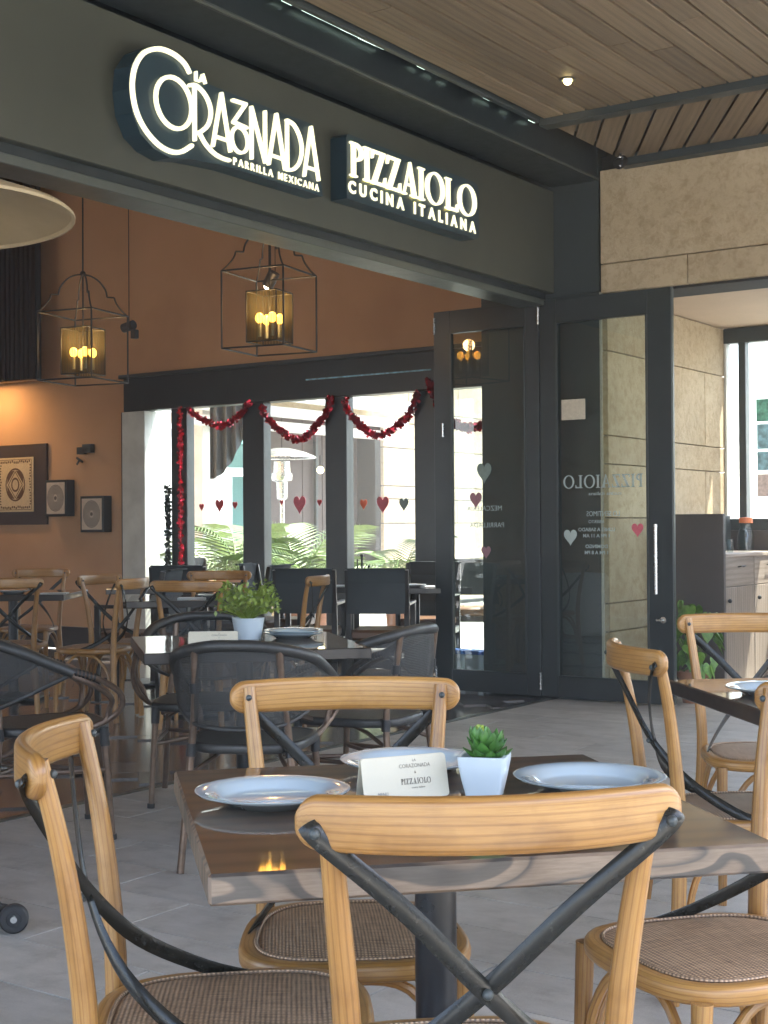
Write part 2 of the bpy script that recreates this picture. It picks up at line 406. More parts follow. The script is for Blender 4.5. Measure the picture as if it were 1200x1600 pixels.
    def tube(s, path, r, seg=8, closed=False, mi=0, res=None):
        if res: path = cr(path, res, closed)
        rs = r if isinstance(r, (list, tuple)) else [r]*len(path)
        if len(rs) != len(path): rs = [rs[0]+(rs[-1]-rs[0])*i/(len(path)-1) for i in range(len(path))]
        prof = [(math.cos(2*math.pi*j/seg), math.sin(2*math.pi*j/seg)) for j in range(seg)]
        b0 = len(s.uv); s.sweep(path, prof, None, rs, closed, True, mi)
        for u in s.uv[b0:]:
            for q in range(len(u)): u[q] = (u[q][0]*rs[0], u[q][1])
    def lathe(s, prof, c=(0, 0, 0), seg=24, mi=0, rot=None, sx=1, sy=1):
        base = len(s.v); k = len(prof); c = Vector(c)
        for j in range(seg):
            a = 2*math.pi*j/seg
            for (r, z) in prof:
                q = Vector((r*math.cos(a)*sx, r*math.sin(a)*sy, z)); q = rot @ q if rot else q; s.v.append(tuple(q+c))
        for j in range(seg):
            j2 = (j+1) % seg
            for i in range(k-1):
                s.face([base+j*k+i, base+j2*k+i, base+j2*k+i+1, base+j*k+i+1], [(j*.05, prof[i][1]), (j*.05+.05, prof[i][1]), (j*.05+.05, prof[i+1][1]), (j*.05, prof[i+1][1])], mi)
    def prism(s, pts, th, o=(0, 0, 0), ex=(1, 0, 0), ey=(0, 1, 0), mi=0, side=None):
        o, ex, ey = Vector(o), Vector(ex), Vector(ey); ez = ex.cross(ey); n = len(pts); base = len(s.v)
        for q in (0, th):
            for (x, y) in pts: s.v.append(tuple(o+ex*x+ey*y+ez*q))
        ar = sum(pts[i][0]*pts[(i+1) % n][1]-pts[(i+1) % n][0]*pts[i][1] for i in range(n))
        fl = (lambda l: l) if (ar > 0) == (th > 0) else (lambda l: l[::-1])
        s.face(fl([base+n+i for i in range(n)]), fl([pts[i] for i in range(n)]), mi)
        s.face(fl([base+i for i in range(n)][::-1]), fl([pts[i] for i in range(n)][::-1]), mi)
        for i in range(n):
            j = (i+1) % n; s.face(fl([base+i, base+j, base+n+j, base+n+i]), fl([(0, 0), (.05, 0), (.05, th), (0, th)]), side if side is not None else mi)
    def grid(s, fn, nu, nv, mi=0, uvs=None):
        base = len(s.v)
        for i in range(nu+1):
            for j in range(nv+1): s.v.append(tuple(fn(i/nu, j/nv)))
        us, vs = uvs or (1, 1)
        for i in range(nu):
            for j in range(nv):
                a = base+i*(nv+1)+j; s.face([a, a+nv+1, a+nv+2, a+1], [(i/nu*us, j/nv*vs), ((i+1)/nu*us, j/nv*vs), ((i+1)/nu*us, (j+1)/nv*vs), (i/nu*us, (j+1)/nv*vs)], mi)
    def ball(s, c, r, seg=8, rings=6, mi=0, sz=1):
        s.lathe([(r*math.sin(math.pi*i/rings)+1e-5, -r*sz*math.cos(math.pi*i/rings)) for i in range(rings+1)], c, seg, mi)
    def mesh(s, name, mats, smooth=True, angle=40):
        me = bpy.data.meshes.new(name); me.from_pydata(s.v, [], s.f); uvl = me.uv_layers.new(name='UVMap')
        flat = [c for u in s.uv for p in u for c in p]
        uvl.data.foreach_set('uv', flat)
        for mt in (mats if isinstance(mats, (list, tuple)) else [mats]): me.materials.append(mt)
        me.polygons.foreach_set('material_index', s.mi)
        if smooth:
            me.polygons.foreach_set('use_smooth', [True]*len(me.polygons)); me.set_sharp_from_angle(angle=R(angle))
        me.update(); return me
def cr(pts, res=4, closed=False):
    pts = [Vector(p) for p in pts]; n = len(pts); out = []
    for i in range(n if closed else n-1):
        g = lambda q: pts[q % n] if closed else pts[max(0, min(n-1, q))]
        p0, p1, p2, p3 = g(i-1), g(i), g(i+1), g(i+2)
        for j in range(res):
            t = j/res
            out.append(.5*((2*p1)+(p2-p0)*t+(2*p0-5*p1+4*p2-p3)*t*t+(3*p1-p0-3*p2+p3)*t**3))
    if not closed: out.append(pts[-1])
    return out
def rrect(w_, h, r, n=3):
    out = []
    for cx_, cy_, a0 in ((w_/2-r, h/2-r, 0), (-w_/2+r, h/2-r, 90), (-w_/2+r, -h/2+r, 180), (w_/2-r, -h/2+r, 270)):
        for i in range(n+1):
            a = R(a0+90*i/n); out.append((cx_+r*math.cos(a), cy_+r*math.sin(a)))
    return out
def link(name, me, parent=None, loc=None, rot=None):
    o = bpy.data.objects.new(name, me); COL.objects.link(o)
    if parent: o.parent = parent
    if loc is not None: o.location = loc
    if rot is not None: o.rotation_euler = rot
    return o
def part(name, mb, mat, parent, loc=None, rot=None, smooth=True, angle=40, kind=None, label=None):
    o = link(name, mb.mesh(name, mat, smooth, angle), parent, loc, rot)
    if kind: o['kind'] = kind
    if label: o['label'] = label
    return o
def thing(name, label, cat, loc=(0, 0, 0), rz=0, group=None):
    o = link(name, None, None, loc, (0, 0, rz)); o['label'] = label; o['category'] = cat
    if group: o['group'] = group
    return o
def solo(name, mb, mat, label=None, cat=None, group=None, kind=None, loc=None, rot=None, smooth=True, angle=40):
    o = part(name, mb, mat, None, loc, rot, smooth, angle)
    if label: o['label'] = label
    if cat: o['category'] = cat
    if group: o['group'] = group
    if kind: o['kind'] = kind
    return o
def copy_thing(root, label, loc, rz, group=None):
    r_ = root.copy(); COL.objects.link(r_); r_.location = loc; r_.rotation_euler = (0, 0, rz); r_['label'] = label
    if group: r_['group'] = group
    for ch in list(root.children):
        c = ch.copy(); COL.objects.link(c); c.parent = r_
        for g in list(ch.children):
            d = g.copy(); COL.objects.link(d); d.parent = c
    return r_
def face_dir(v): return math.atan2(v[1], v[0])-math.pi/2       # local +y looks along v
def at(depth, lat, z=0): v = F2*depth+R2*lat; return Vector((v.x, v.y, z))

# ------------------------------------------------------------------ grounds
g = MB(); g.box((10, 5, -.16), (260, 260, .1)); solo('ground', g, M['street'], kind='structure', smooth=False)
TW, TL = .283, 1.13
b = MB(); b.box((1.9, .3, -.0345), (16, 8.6, .06)); pav = solo('pavement', b, M['grout'], kind='structure', smooth=False)
tm = MB(); tm.box((0, 0, -.015), (TW-.005, TL-.006, .03), 0); tmesh = tm.mesh('floor_tile', M['tile'], False)
x = 3.342-TW*9; k = 0; ntile = 0
while x < 8.9:
    y = 4.58-TL/2-(.33*TL, .0, .66*TL, .2*TL)[k % 4]
    hdiff = 4.58-(y+TL/2)
    if hdiff > .05:
        q = MB(); q.box((0, 0, -.015), (TW-.005, hdiff-.006, .03), 0)
        link('floor_tile', q.mesh('floor_tile', M['tile'], False), pav, (x+TW/2, 4.58-hdiff/2, 0))
    while y+TL/2 > -.2:
        link('floor_tile', tmesh, pav, (x+TW/2, y, rnd.uniform(-.0008, .0008))); ntile += 1
        y -= TL
    x += TW; k += 1
q = MB(); q.box((-5.6, .2, -.018), (12.7, 9, .034)); q.box((4.8, -2.95, -.0185), (8.1, 1.8, .034)); q.box((10.02, .2, -.0175), (2.1, 8.8, .034)); part('paving_slab', q, M['tile'], pav, smooth=False, kind='stuff')
# threshold and herringbone inside
b = MB(); b.box((5, 9, -.05), (9.6, 8.8, .06)); rfl = solo('restaurant_floor', b, M['grout'], kind='structure', smooth=False)
q = MB(); q.box((4.8, 4.605, -.012), (7.7, .05, .03), .002); part('threshold_strip', q, M['track'], rfl, smooth=False)
BW, BL = .155, .775
hb = MB(); hb.box((0, 0, -.012), (BW-.003, BL-.003, .024), .001); hbm = hb.mesh('floor_board', M['floorboard'], False)
nb = 0; S2 = math.sqrt(.5)
for i in range(-40, 70):
    for j in range(-14, 24):
        # herringbone lattice
        for (ox, oy, rot) in ((0, 0, 0), (BL/2+BW/2, BL/2-BW/2, 1)):
            px = i*BW+j*2*BL*.5+ox + (0)
            py = i*BW-j*2*BL*.5+oy
            wx = 5+(px*S2-py*S2); wy = 9+(px*S2+py*S2)
            if 3.6 < wx < 9.7 and 4.9 < wy < 9.7 and (wx-3.6)*.9+4.3 > (wy-4.9)*.8 and nb < 296:
                link('floor_board', hbm, rfl, (wx, wy, rnd.uniform(-.0006, .0006)), (0, 0, R(45)+(0 if rot == 0 else R(90)))); nb += 1
q = MB(); q.box((5, 9, -.015), (9.5, 8.7, .012)); part('floor_board', q, M['floorboard'], rfl, smooth=False, kind='stuff')

# ------------------------------------------------------------------ interior shell
def wallbox(name, c, s, mat, label, cat='wall'):
    q = MB(); q.box(c, s); return solo(name, q, mat, label, cat, smooth=False)
WX = 9.8
pw = thing('terracotta_wall', 'terracotta plaster wall carrying the framed pictures and running above the garlanded windows', 'wall')
q = MB(); q.box((WX+.1, 11.65, 2.5), (.2, 3.62, 5.0)); q.box((WX+.1, 7.42, 3.83), (.2, 4.84, 2.34)); part('plaster_face', q, M['plaster'], pw, smooth=False)
q = MB(); q.box((WX-.012, 11.65, .11), (.024, 3.6, .22), .004); part('skirting_board', q, M['baseboard'], pw, smooth=False)
wallbox('end_wall', (5.2, 13.5, 2.5), (9.4, .2, 5), M['plaster'], 'terracotta plaster end wall inside the restaurant beyond the tables')
sdw = thing('side_wall', 'terracotta plaster side wall at the near end of the restaurant with one wide opening added to let in daylight', 'wall')
q = MB(); q.box((.45, 7.35, 2.5), (.2, 5.5, 5)); q.box((.45, 11.75, 4.0), (.2, 3.3, 2)); part('plaster_face', q, M['plaster'], sdw, smooth=False)  # unseen wall; its opening is added to fill the room with daylight
wallbox('restaurant_ceiling', (5.2, 9, 5.08), (9.8, 9.4, .15), M['beige'], 'beige ceiling of the restaurant above the lanterns', 'ceiling')
wallbox('upper_wall', (4.6, 4.95, 4.3), (8.2, .2, 1.4), M['steel2'], 'dark upper wall hidden behind the sign beam', 'wall')
# slatted dark panel high on the wall
sp = thing('slatted_panel', 'dark ribbed hanging panel at the far left above the large framed picture', 'panel', (9.5, 11.9, 2.69))
q = MB(); q.box((.06, 0, 1.15), (.06, 2.2, 2.3)); part('backing', q, M['steel2'], sp, smooth=False)
q = MB(); q.box((0, 0, 1.15), (.05, .045, 2.3), .006); slm = q.mesh('slat', M['darkwood'], False)
for i in range(32): link('slat', slm, sp, (0, -1.07+i*.069, 0))

# ------------------------------------------------------------------ garlanded glass wall
gw = thing('glazed_door_wall', 'row of tall dark framed glass doors hung with red tinsel at the back of the room', 'window wall', (WX, 0, 0))
q = MB(); q.box((0, 7.4, 2.49), (.16, 4.78, .33), .006); part('header', q, M['steel2'], gw, smooth=False)
q = MB(); q.box((-.09, 7.4, 2.66), (.06, 4.84, .035), .004); part('top_trim', q, M['steel'], gw, smooth=False)
q = MB(); q.box((-.085, 6.9, 2.49), (.014, 1.3, .012)); part('painted_light_line', q, M['bluepost'], gw, smooth=False)  # poster-blue strip painted in for a line of light along the header
for y0, y1 in ((9.79, 9.85), (8.99, 9.19), (8.06, 8.31), (7.14, 7.37), (6.2, 6.44), (5.2, 5.35)):
    q = MB(); q.box((0, (y0+y1)/2, 1.16), (.11, y1-y0, 2.33), .006); part('mullion', q, M['steel2'], gw, smooth=False)
for y0, y1 in ((9.19, 9.49), (8.31, 8.99), (7.37, 8.06), (6.44, 7.14), (5.35, 6.2)):
    q = MB(); q.box((0, (y0+y1)/2, 1.2), (.008, y1-y0, 2.26)); pn = part('glass_pane', q, M['glass'], gw, smooth=False)
    q = MB(); q.box((0, (y0+y1)/2, .04), (.09, y1-y0-.004, .08), .004); part('bottom_rail', q, M['steel2'], gw, smooth=False)
q = MB(); q.box((0, 9.64, 1.16), (.2, .30, 2.32), .004); part('concrete_jamb', q, M['concrete'], gw, smooth=False, label='pale streaked concrete jamb')
def heart(w_=1.):
    pts = []
    for i in range(26):
        a = 2*math.pi*i/26; x_ = 16*math.sin(a)**3; y_ = 13*math.cos(a)-5*math.cos(2*a)-2*math.cos(3*a)-math.cos(4*a)
        pts.append((x_/32*w_, y_/30*w_))
    return pts
def heart_at(parent, x_, y_, z_, s, mat, tall=1.25):
    q = MB(); q.prism([(a*s, b_*s*tall) for a, b_ in heart()][::-1], .002, (0, 0, 0), (0, 1, 0), (0, 0, 1)); 
    return part('heart_sticker', q, mat, parent, (x_, y_, z_), smooth=False)
for y_, z_, s, mt in ((8.848, 1.396, .06, 'redheart'), (8.627, 1.41, .10, 'redheart'), (8.441, 1.408, .06, 'redheart'), (7.893, 1.423, .04, 'redheart'), (7.69, 1.408, .135, 'pinkheart'), (7.469, 1.416, .05, 'redheart'), (6.994, 1.398, .075, 'orangeheart'), (6.794, 1.395, .125, 'pinkheart'), (6.578, 1.392, .095, 'greyheart')):
    heart_at(gw, -.010, y_, z_, s, M[mt])
def tinsel(path, n, r, mat, name, label, group=None, seed=1):
    rg = random.Random(seed); q = MB(); path = cr(path, 6)
    Ls = [0]
    for i in range(1, len(path)): Ls.append(Ls[-1]+(path[i]-path[i-1]).length)
    for k_ in range(n):
        d = rg.random()*Ls[-1]; i = max(j for j in range(len(Ls)) if Ls[j] <= d); i = min(i, len(path)-2)
        p = path[i].lerp(path[i+1], (d-Ls[i])/max(1e-6, Ls[i+1]-Ls[i]))
        a = Vector([rg.gauss(0, 1) for _ in range(3)]).normalized(); b_ = a.cross(Vector([rg.gauss(0, 1) for _ in range(3)])).normalized()*r*.33
        o = p+a*r*rg.uniform(.1, .4); e = p+a*r*rg.uniform(.7, 1.25)
        i0 = len(q.v); q.v += [tuple(o-b_), tuple(o+b_), tuple(e+b_), tuple(e-b_)]
        q.face([i0, i0+1, i0+2, i0+3], [(0, 0), (1, 0), (1, 1), (0, 1)])
    q.tube(path, r*.16, 5)
    return solo(name, q, mat, label, 'garland', group, smooth=False)
tinsel([(9.7, 8.92, 2.31), (9.7, 8.85, 2.25), (9.7, 8.527, 2.13), (9.7, 8.3, 2.22), (9.7, 8.2, 2.32)], 420, .036, M['foil'], 'tinsel_garland', 'red tinsel garland swagged across the leftmost glass door', 'red tinsel garlands', 1)
tinsel([(9.7, 8.04, 2.28), (9.7, 7.98, 2.17), (9.7, 7.64, 1.97), (9.7, 7.36, 2.14), (9.7, 7.27, 2.32)], 620, .038, M['foil'], 'tinsel_garland', 'red tinsel garland swagged above the outdoor heater behind the glass', 'red tinsel garlands', 2)
tinsel([(9.7, 7.12, 2.30), (9.7, 7.06, 2.16), (9.7, 6.78, 1.965), (9.7, 6.47, 2.12), (9.7, 6.37, 2.32)], 620, .038, M['foil'], 'tinsel_garland', 'red tinsel garland swagged across the door beside the folded entrance leaf', 'red tinsel garlands', 3)
tinsel([(9.7, 6.26, 2.40), (9.7, 6.1, 2.1), (9.7, 5.867, 1.985), (9.7, 5.64, 2.08), (9.7, 5.5, 2.3)], 700, .045, M['foil'], 'tinsel_garland', 'red tinsel garland seen through the glass of the folded entrance leaf', 'red tinsel garlands', 4)
tinsel([(9.7, 9.03, 2.32), (9.69, 9.02, 1.8), (9.7, 9.03, 1.2), (9.7, 9.02, .78)], 430, .032, M['foil'], 'tinsel_garland', 'red tinsel garland hanging straight down a dark mullion', 'red tinsel garlands', 5)
tinsel([(9.7, 9.19, 1.6), (9.7, 9.19, 1.2), (9.7, 9.19, .78)], 380, .036, M['darkfoil'], 'tinsel_garland', 'dark green tinsel hanging along the edge of the narrow window', None, 6)

# ------------------------------------------------------------------ pictures on the terracotta wall
def ring2(q, cy, cz, ry, rz, wd, x_, mi=0, n=28, y2=None):
    base = len(q.v)
    for i in range(n):
        a = 2*math.pi*i/n
        for f_ in (1, 1-wd): q.v.append((x_, cy+ry*f_*math.cos(a), cz+rz*f_*math.sin(a)))
    for i in range(n):
        j = (i+1) % n; q.face([base+2*i, base+2*i+1, base+2*j+1, base+2*j], [(0, 0)]*4, mi)
def picture(label, y0, y1, z0, z1, dep, fr, kind):
    t = thing('framed_picture', label, 'picture', (WX-.004, (y0+y1)/2, (z0+z1)/2), 0, 'pictures on the terracotta wall')
    W_, H_ = y1-y0, z1-z0
    q = MB()
    if kind == 'big':
        q.box((-dep/2, 0, 0), (dep, W_, H_), .004); part('mount', q, M['mat'], t, smooth=False)
        aw, ah = .545, .56
        q = MB(); q.box((-dep-.006, .03, 0), (.01, aw, ah), .002); part('print', q, M['parch'], t, smooth=False)
        q = MB(); X_ = -dep-.0125
        ring2(q, .03, 0, .150, .172, .10, X_, 0); ring2(q, .03, 0, .112, .142, .10, X_-.0002, 0, 4)
        ring2(q, .03, 0, .062, .075, .28, X_-.0006, 0, 20)
        for s_ in (-1, 1):                       # leaf shapes between ring and lozenge
            for u_ in (-1, 1):
                q.v += [(X_-.0003, .03+s_*.124, u_*.008), (X_-.0003, .03+s_*.064, u_*.082), (X_-.0003, .03+s_*.008, u_*.148), (X_-.0003, .03+s_*.070, u_*.138), (X_-.0003, .03+s_*.118, u_*.085)]
                i = len(q.v)-5; q.face([i, i+1, i+2, i+3, i+4], [(0, 0)]*5)
        rg = random.Random(3)
        for s_ in (-1, 1):
            for i in range(16):
                yy = -.215+i*.0287; q.box((X_, .03+yy, s_*(.235+rg.uniform(-.008, .008))), (.001, .018, .022))
            for i in range(15):
                zz = -.2+i*.0286; q.box((X_, .03+s_*(.225+rg.uniform(-.008, .008)), zz), (.001, .02, .015))
            q.box((X_, .03, s_*.258), (.001, .49, .005)); q.box((X_, .03+s_*.245, 0), (.001, .005, .51))
        part('ornament', q, M['artink'], t, smooth=False)
    else:
        q.box((-dep/2, 0, 0), (dep, W_, H_), .003); part('frame', q, M['steel2'], t, smooth=False)
        q = MB(); q.box((-dep-.001, 0, 0), (.006, W_-.05, H_-.05), .001); part('print', q, M['greypaper'], t, smooth=False)
        q = MB()
        for i in range(7): ring2(q, 0, 0, .035+.014*i, .05+.014*i, .16/(1+i*.25), -dep-.0045, 0, 24)
        q.lathe([(0.001, 0), (.02, 0)], (-dep-.0048, 0, 0), 14, rot=Matrix.Rotation(R(90), 3, 'Y'))
        part('ornament', q, M['greyart'], t, smooth=False)
picture('large ornamental print with a lozenge and ring on a wide dark brown mount', 10.93, 11.78, 1.245, 2.07, .03, None, 'big')
picture('small box framed oval print next to the large picture', 10.55, 10.86, 1.325, 1.69, .11, None, 's')
picture('small box framed oval print lowest and nearest the window', 10.03, 10.355, 1.165, 1.52, .11, None, 's')
t = thing('wall_bracket', 'small dark wall box with a clip hanging under it above the small pictures', 'wall box', (WX-.01, 10.36, 1.985))
q = MB(); q.box((-.02, .06, -.01), (.04, .11, .07), .003); q.box((-.03, -.045, .008), (.06, .12, .085), .003); part('box', q, M['steel'], t, smooth=False)
q = MB(); q.box((-.02, .09, -.1), (.015, .10, .022), .003, Matrix.Rotation(R(28), 3, 'X')); q.box((-.02, .11, -.12), (.012, .07, .02), .003, Matrix.Rotation(R(-50), 3, 'X')); part('clip', q, M['steel'], t, smooth=False)

# ------------------------------------------------------------------ sign beam, upper beam, pillar
FY = 4.6
sb = thing('sign_beam', 'long grey green beam over the restaurant opening carrying both lit signs', 'beam')
q = MB(); q.box((4.4, FY+.15, 3.18), (8.7, .30, .71), .003); part('fascia_panel', q, M['fascia'], sb, smooth=False)
q = MB(); q.box((4.38, FY+.19, 2.80), (8.66, .28, .048)); part('shadow_gap', q, M['steel2'], sb, smooth=False)
q = MB(); q.box((4.38, FY+.13, 2.752), (8.66, .20, .045), .004); part('sliding_track', q, M['track'], sb, smooth=False)
ub = thing('upper_beam', 'dark steel beam running above the lit signs up to the corner pillar', 'beam')
q = MB(); q.box((4.4, 4.44, 3.78), (8.7, .36, .43), .004); part('beam_body', q, M['steel2'], ub, smooth=False)
q = MB(); q.box((4.4, 4.252, 3.572), (8.7, .016, .014), .002); part('lip', q, M['track'], ub, smooth=False)
q = MB(); q.box((0, 0, 0), (.075, .012, .010)); lm = q.mesh('led', M['led'], False)
for i in range(46):
    X_ = 4.2+i*.079
    if rnd.random() < .62: link('led', lm, ub, (X_, 4.225, 3.742+rnd.uniform(-.004, .004)))
pl = thing('corner_pillar', 'dark painted steel corner pillar where the sign beam meets the stone wall', 'pillar')
q = MB(); q.box((9.02, 4.725, 1.40), (.54, .94, 2.8), .003); q.box((9.02, 4.725, 3.4), (.54, .94, 1.2), .003); part('shaft', q, M['steel'], pl, smooth=False)
q = MB(); q.box((8.765, 4.247, 1.4), (.03, .018, 2.8), .002); part('stone_trim', q, M['inkgold'], pl, smooth=False)

# ------------------------------------------------------------------ plank soffit
SZ = 3.66
sf = thing('plank_soffit', 'timber plank ceiling over the patio with a dark steel trim', 'ceiling')
q = MB(); q.box((3.15, 1.2, SZ+.10), (11.1, 5.7, .12)); q.box((3.3, 1.7, 4.10), (12.6, 6.8, .12)); part('roof_deck_and_sun_block', q, M['steel2'], sf, smooth=False)  # upper slab added unseen to stop sun leaking past the beam
PWD = .1455
for s_ in range(39):
    y = 4.02-PWD*(s_+.5)
    xs = 7.52; first = True
    while xs > -2.3:
        ln = (rnd.uniform(.6, 2.9) if first else 2.9); first = False
        x0 = max(-2.4, xs-ln)
        if s_ > 22 and x0 < 7.5: x0 = -2.4
        q = MB(); q.box((0, 0, 0), (xs-x0-.004, PWD-.016, .022), .002)
        link('plank', q.mesh('plank', M['plank'], False), sf, ((xs+x0)/2, y, SZ+.011+rnd.uniform(-.0015, .0015)))
        xs = x0
q = MB(); q.box((2.55, 4.06, SZ+.03), (10.0, .035, .09), .003); part('edge_trim', q, M['steel'], sf, smooth=False)
q = MB(); q.box((7.575, 1.2, SZ-.005), (.10, 5.7, .07), .004); part('edge_trim', q, M['steel'], sf, smooth=False)
q = MB(); q.box((8.69, 1.2, SZ-.012), (.10, 5.7, .08), .004); part('edge_trim', q, M['steel'], sf, smooth=False)
# diagonal planks clipped between the two trims
def clip(poly, ax, v, keep_less):
    out = []
    for i in range(len(poly)):
        a, b_ = poly[i], poly[(i+1) % len(poly)]
        ia = (a[ax] <= v) == keep_less; ib = (b_[ax] <= v) == keep_less
        if ia: out.append(a)
        if ia != ib:
            t_ = (v-a[ax])/(b_[ax]-a[ax]); out.append((a[0]+(b_[0]-a[0])*t_, a[1]+(b_[1]-a[1])*t_))
    return out
da = R(31); dv = (math.cos(da), math.sin(da)); nv = (-dv[1], dv[0])
for i in range(-40, 14):
    c0 = (8.1+nv[0]*i*PWD, 2.5+nv[1]*i*PWD)
    w2 = PWD/2-.009
    poly = [(c0[0]+dv[0]*a+nv[0]*b_, c0[1]+dv[1]*a+nv[1]*b_) for a, b_ in ((-3, -w2), (3, -w2), (3, w2), (-3, w2))]
    for ax, v, kl in ((0, 8.64, True), (0, 7.62, False), (1, 4.04, True), (1, -1.6, False)):
        poly = clip(poly, ax, v, kl)
        if len(poly) < 3: break
    if len(poly) >= 3:
        # box-style UV: rotate into the plank's direction
        q = MB(); q.prism(poly, .022, (0, 0, SZ+rnd.uniform(-.001, .001)))
        cs, sn = math.cos(da), math.sin(da)
        q.uv = [[(-u*sn+v*cs, u*cs+v*sn) for u, v in f_] for f_ in q.uv]
        part('plank', q, M['plank'], sf, smooth=False)
for lx, ly in ((6.93, 3.55), (4.2, 2.2), (1.6, 2.2)):
    t = thing('downlight', 'small warm recessed downlight in the plank ceiling' if lx > 6 else 'recessed downlight in the plank ceiling out of the picture', 'lamp', (lx, ly, SZ))
    if lx < 6: t['label'] = ('recessed ceiling downlight above the middle of the patio' if lx > 3 else 'recessed ceiling downlight nearest the street'); t['group'] = 'patio downlights'
    q = MB(); q.lathe([(.046, 0), (.046, -.006), (.036, -.008), (.03, .01)], seg=20); part('trim_ring', q, M['steel'], t)
    q = MB(); q.ball((0, 0, -.008), .024, 12, 8); part('bulb', q, M['lamp'], t)
    if lx > 6:
        l = bpy.data.lights.new('downlight_light', 'SPOT'); l.energy = 4; l.spot_size = R(110); l.color = (1, .78, .45); l.shadow_soft_size = .03
        lo = bpy.data.objects.new('downlight_light', l); COL.objects.link(lo); lo.parent = t; lo.location = (0, 0, -.06)
t = thing('security_spot', 'small black spotlight clamped on the ceiling trim above the stone lintel', 'spotlight', (8.52, 3.98, 3.60))
q = MB(); q.lathe([(.001, .045), (.034, .045), (.038, -.03), (.030, -.045), (.001, -.046)], rot=Matrix.Rotation(R(60), 3, 'Y')); part('housing', q, M['black'], t)
q = MB(); q.ball((-.03, -.01, .028), .012, 8, 6); q.ball((-.03, -.012, -.03), .009, 8, 6); part('lens', q, M['chrome'], t)
q = MB(); q.tube([(0, 0, .03), (0, 0, .07)], .008); part('bracket', q, M['black'], t)

# ------------------------------------------------------------------ stone lintel, alcove
st = thing('stone_lintel', 'sandstone lintel over the alcove right of the dark pillar', 'lintel')
q = MB(); q.box((8.95, .15, 3.25), (.34, 8.18, .96)); part('core', q, M['grout'], st, smooth=False)
def block(parent, c, s, mat='stone', bv=.004):
    q = MB(); q.box((0, 0, 0), s, bv); return part('stone_block', q, M[mat], parent, (c[0]+rnd.uniform(-.0015, .0015), c[1], c[2]), smooth=False)
ys = 4.24
z0, z1, z2 = 2.785, 2.985, 3.63
yy = ys; first = True
while yy > -3.9:
    ln = .63 if first else 1.27; first = False
    block(st, (8.77, yy-ln/2, (z0+z1)/2), (.06, ln-.006, z1-z0-.006)); yy -= ln
yy = ys; 
while yy > -3.9:
    ln = 1.9; block(st, (8.77, yy-ln/2, (z1+z2)/2), (.06, ln-.006, z2-z1-.006)); yy -= ln
wallbox('alcove_ceiling', (9.95, .15, 2.83), (2.34, 8.18, .09), M['beige'], 'warm beige plaster ceiling of the alcove behind the stone lintel', 'ceiling')
wallbox('upper_building', (9.98, .2, 3.6), (2.2, 9.0, 1.2), M['grout'], 'upper storey wall above the alcove', 'wall')
sw = thing('stone_side_wall', 'pitted sandstone side wall of the alcove seen through and beside the glass door leaf', 'wall')
q = MB(); q.box((10.08, 4.33, 1.39), (1.6, .18, 2.78)); part('core', q, M['grout'], sw, smooth=False)
zz = [0, .47, .665, 1.25, 1.62, 1.815, 2.395, 2.78]
for i in range(len(zz)-1):
    big = zz[i+1]-zz[i] > .3
    xs = [8.76, 10.50, 10.93] if big else [8.76, 10.93]
    if i in (0, 3): xs = [8.76, 9.9, 10.93] if i == 0 else [8.76, 10.5, 10.93]
    if i == 6: xs = [8.76, 10.93]
    for j in range(len(xs)-1):
        block(sw, ((xs[j]+xs[j+1])/2, 4.225, (zz[i]+zz[i+1])/2), (xs[j+1]-xs[j]-.006, .05, zz[i+1]-zz[i]-.006))
aw = thing('alcove_window', 'grey framed shop window at the far end of the alcove with posters on the glass', 'window', (10.95, 0, 0))
q = MB()
for y0, y1 in ((4.18, 4.2), (4.02, 4.08), (2.6, 2.7), (1.0, 1.1), (-.6, -.5), (-2.2, -2.1), (-3.9, -3.8)):
    q = MB(); q.box((0, (y0+y1)/2, 1.39), (.09, y1-y0, 2.78), .004); part('frame_post', q, M['concrete'] if y1 > 4.19 else M['steel'], aw, smooth=False)
q = MB(); q.box((0, .15, 2.72), (.10, 8.1, .12), .004); part('head_rail', q, M['steel'], aw, smooth=False)
q = MB(); q.box((0, .15, 1.20), (.10, 8.1, .09), .004); part('sill_rail', q, M['steel'], aw, smooth=False)
q = MB(); q.box((0, .15, .58), (.06, 8.1, 1.15), .004); part('lower_panel', q, M['brownpanel'], aw, smooth=False)
q = MB(); q.box((0, .15, 1.95), (.008, 8.1, 1.42)); part('glass_pane', q, M['glass'], aw, smooth=False)
for mt, y0, y1, z0_, z1_ in (('green', 3.80, 3.945, 2.02, 2.20), ('bluepost', 3.79, 3.94, 1.80, 2.0), ('bluepost', 3.79, 3.94, 1.63, 1.78), ('redpost', 3.81, 3.94, 1.42, 1.6)):
    q = MB(); q.box((-.012, (y0+y1)/2, (z0_+z1_)/2), (.004, y1-y0, z1_-z0_)); part('poster', q, M[mt], aw, smooth=False)
# dark shape beyond the alcove window
q = MB(); q.lathe([(.001, 3.1), (.25, 2.95), (.36, 2.4), (.33, 1.9), (.05, 1.75), (.04, 0), (.2, 0)], (15.5, 5.0, -.1), 20); solo('dark_parasol', q, M['canvas'], 'dark closed parasol standing outdoors beyond the alcove window', 'parasol')

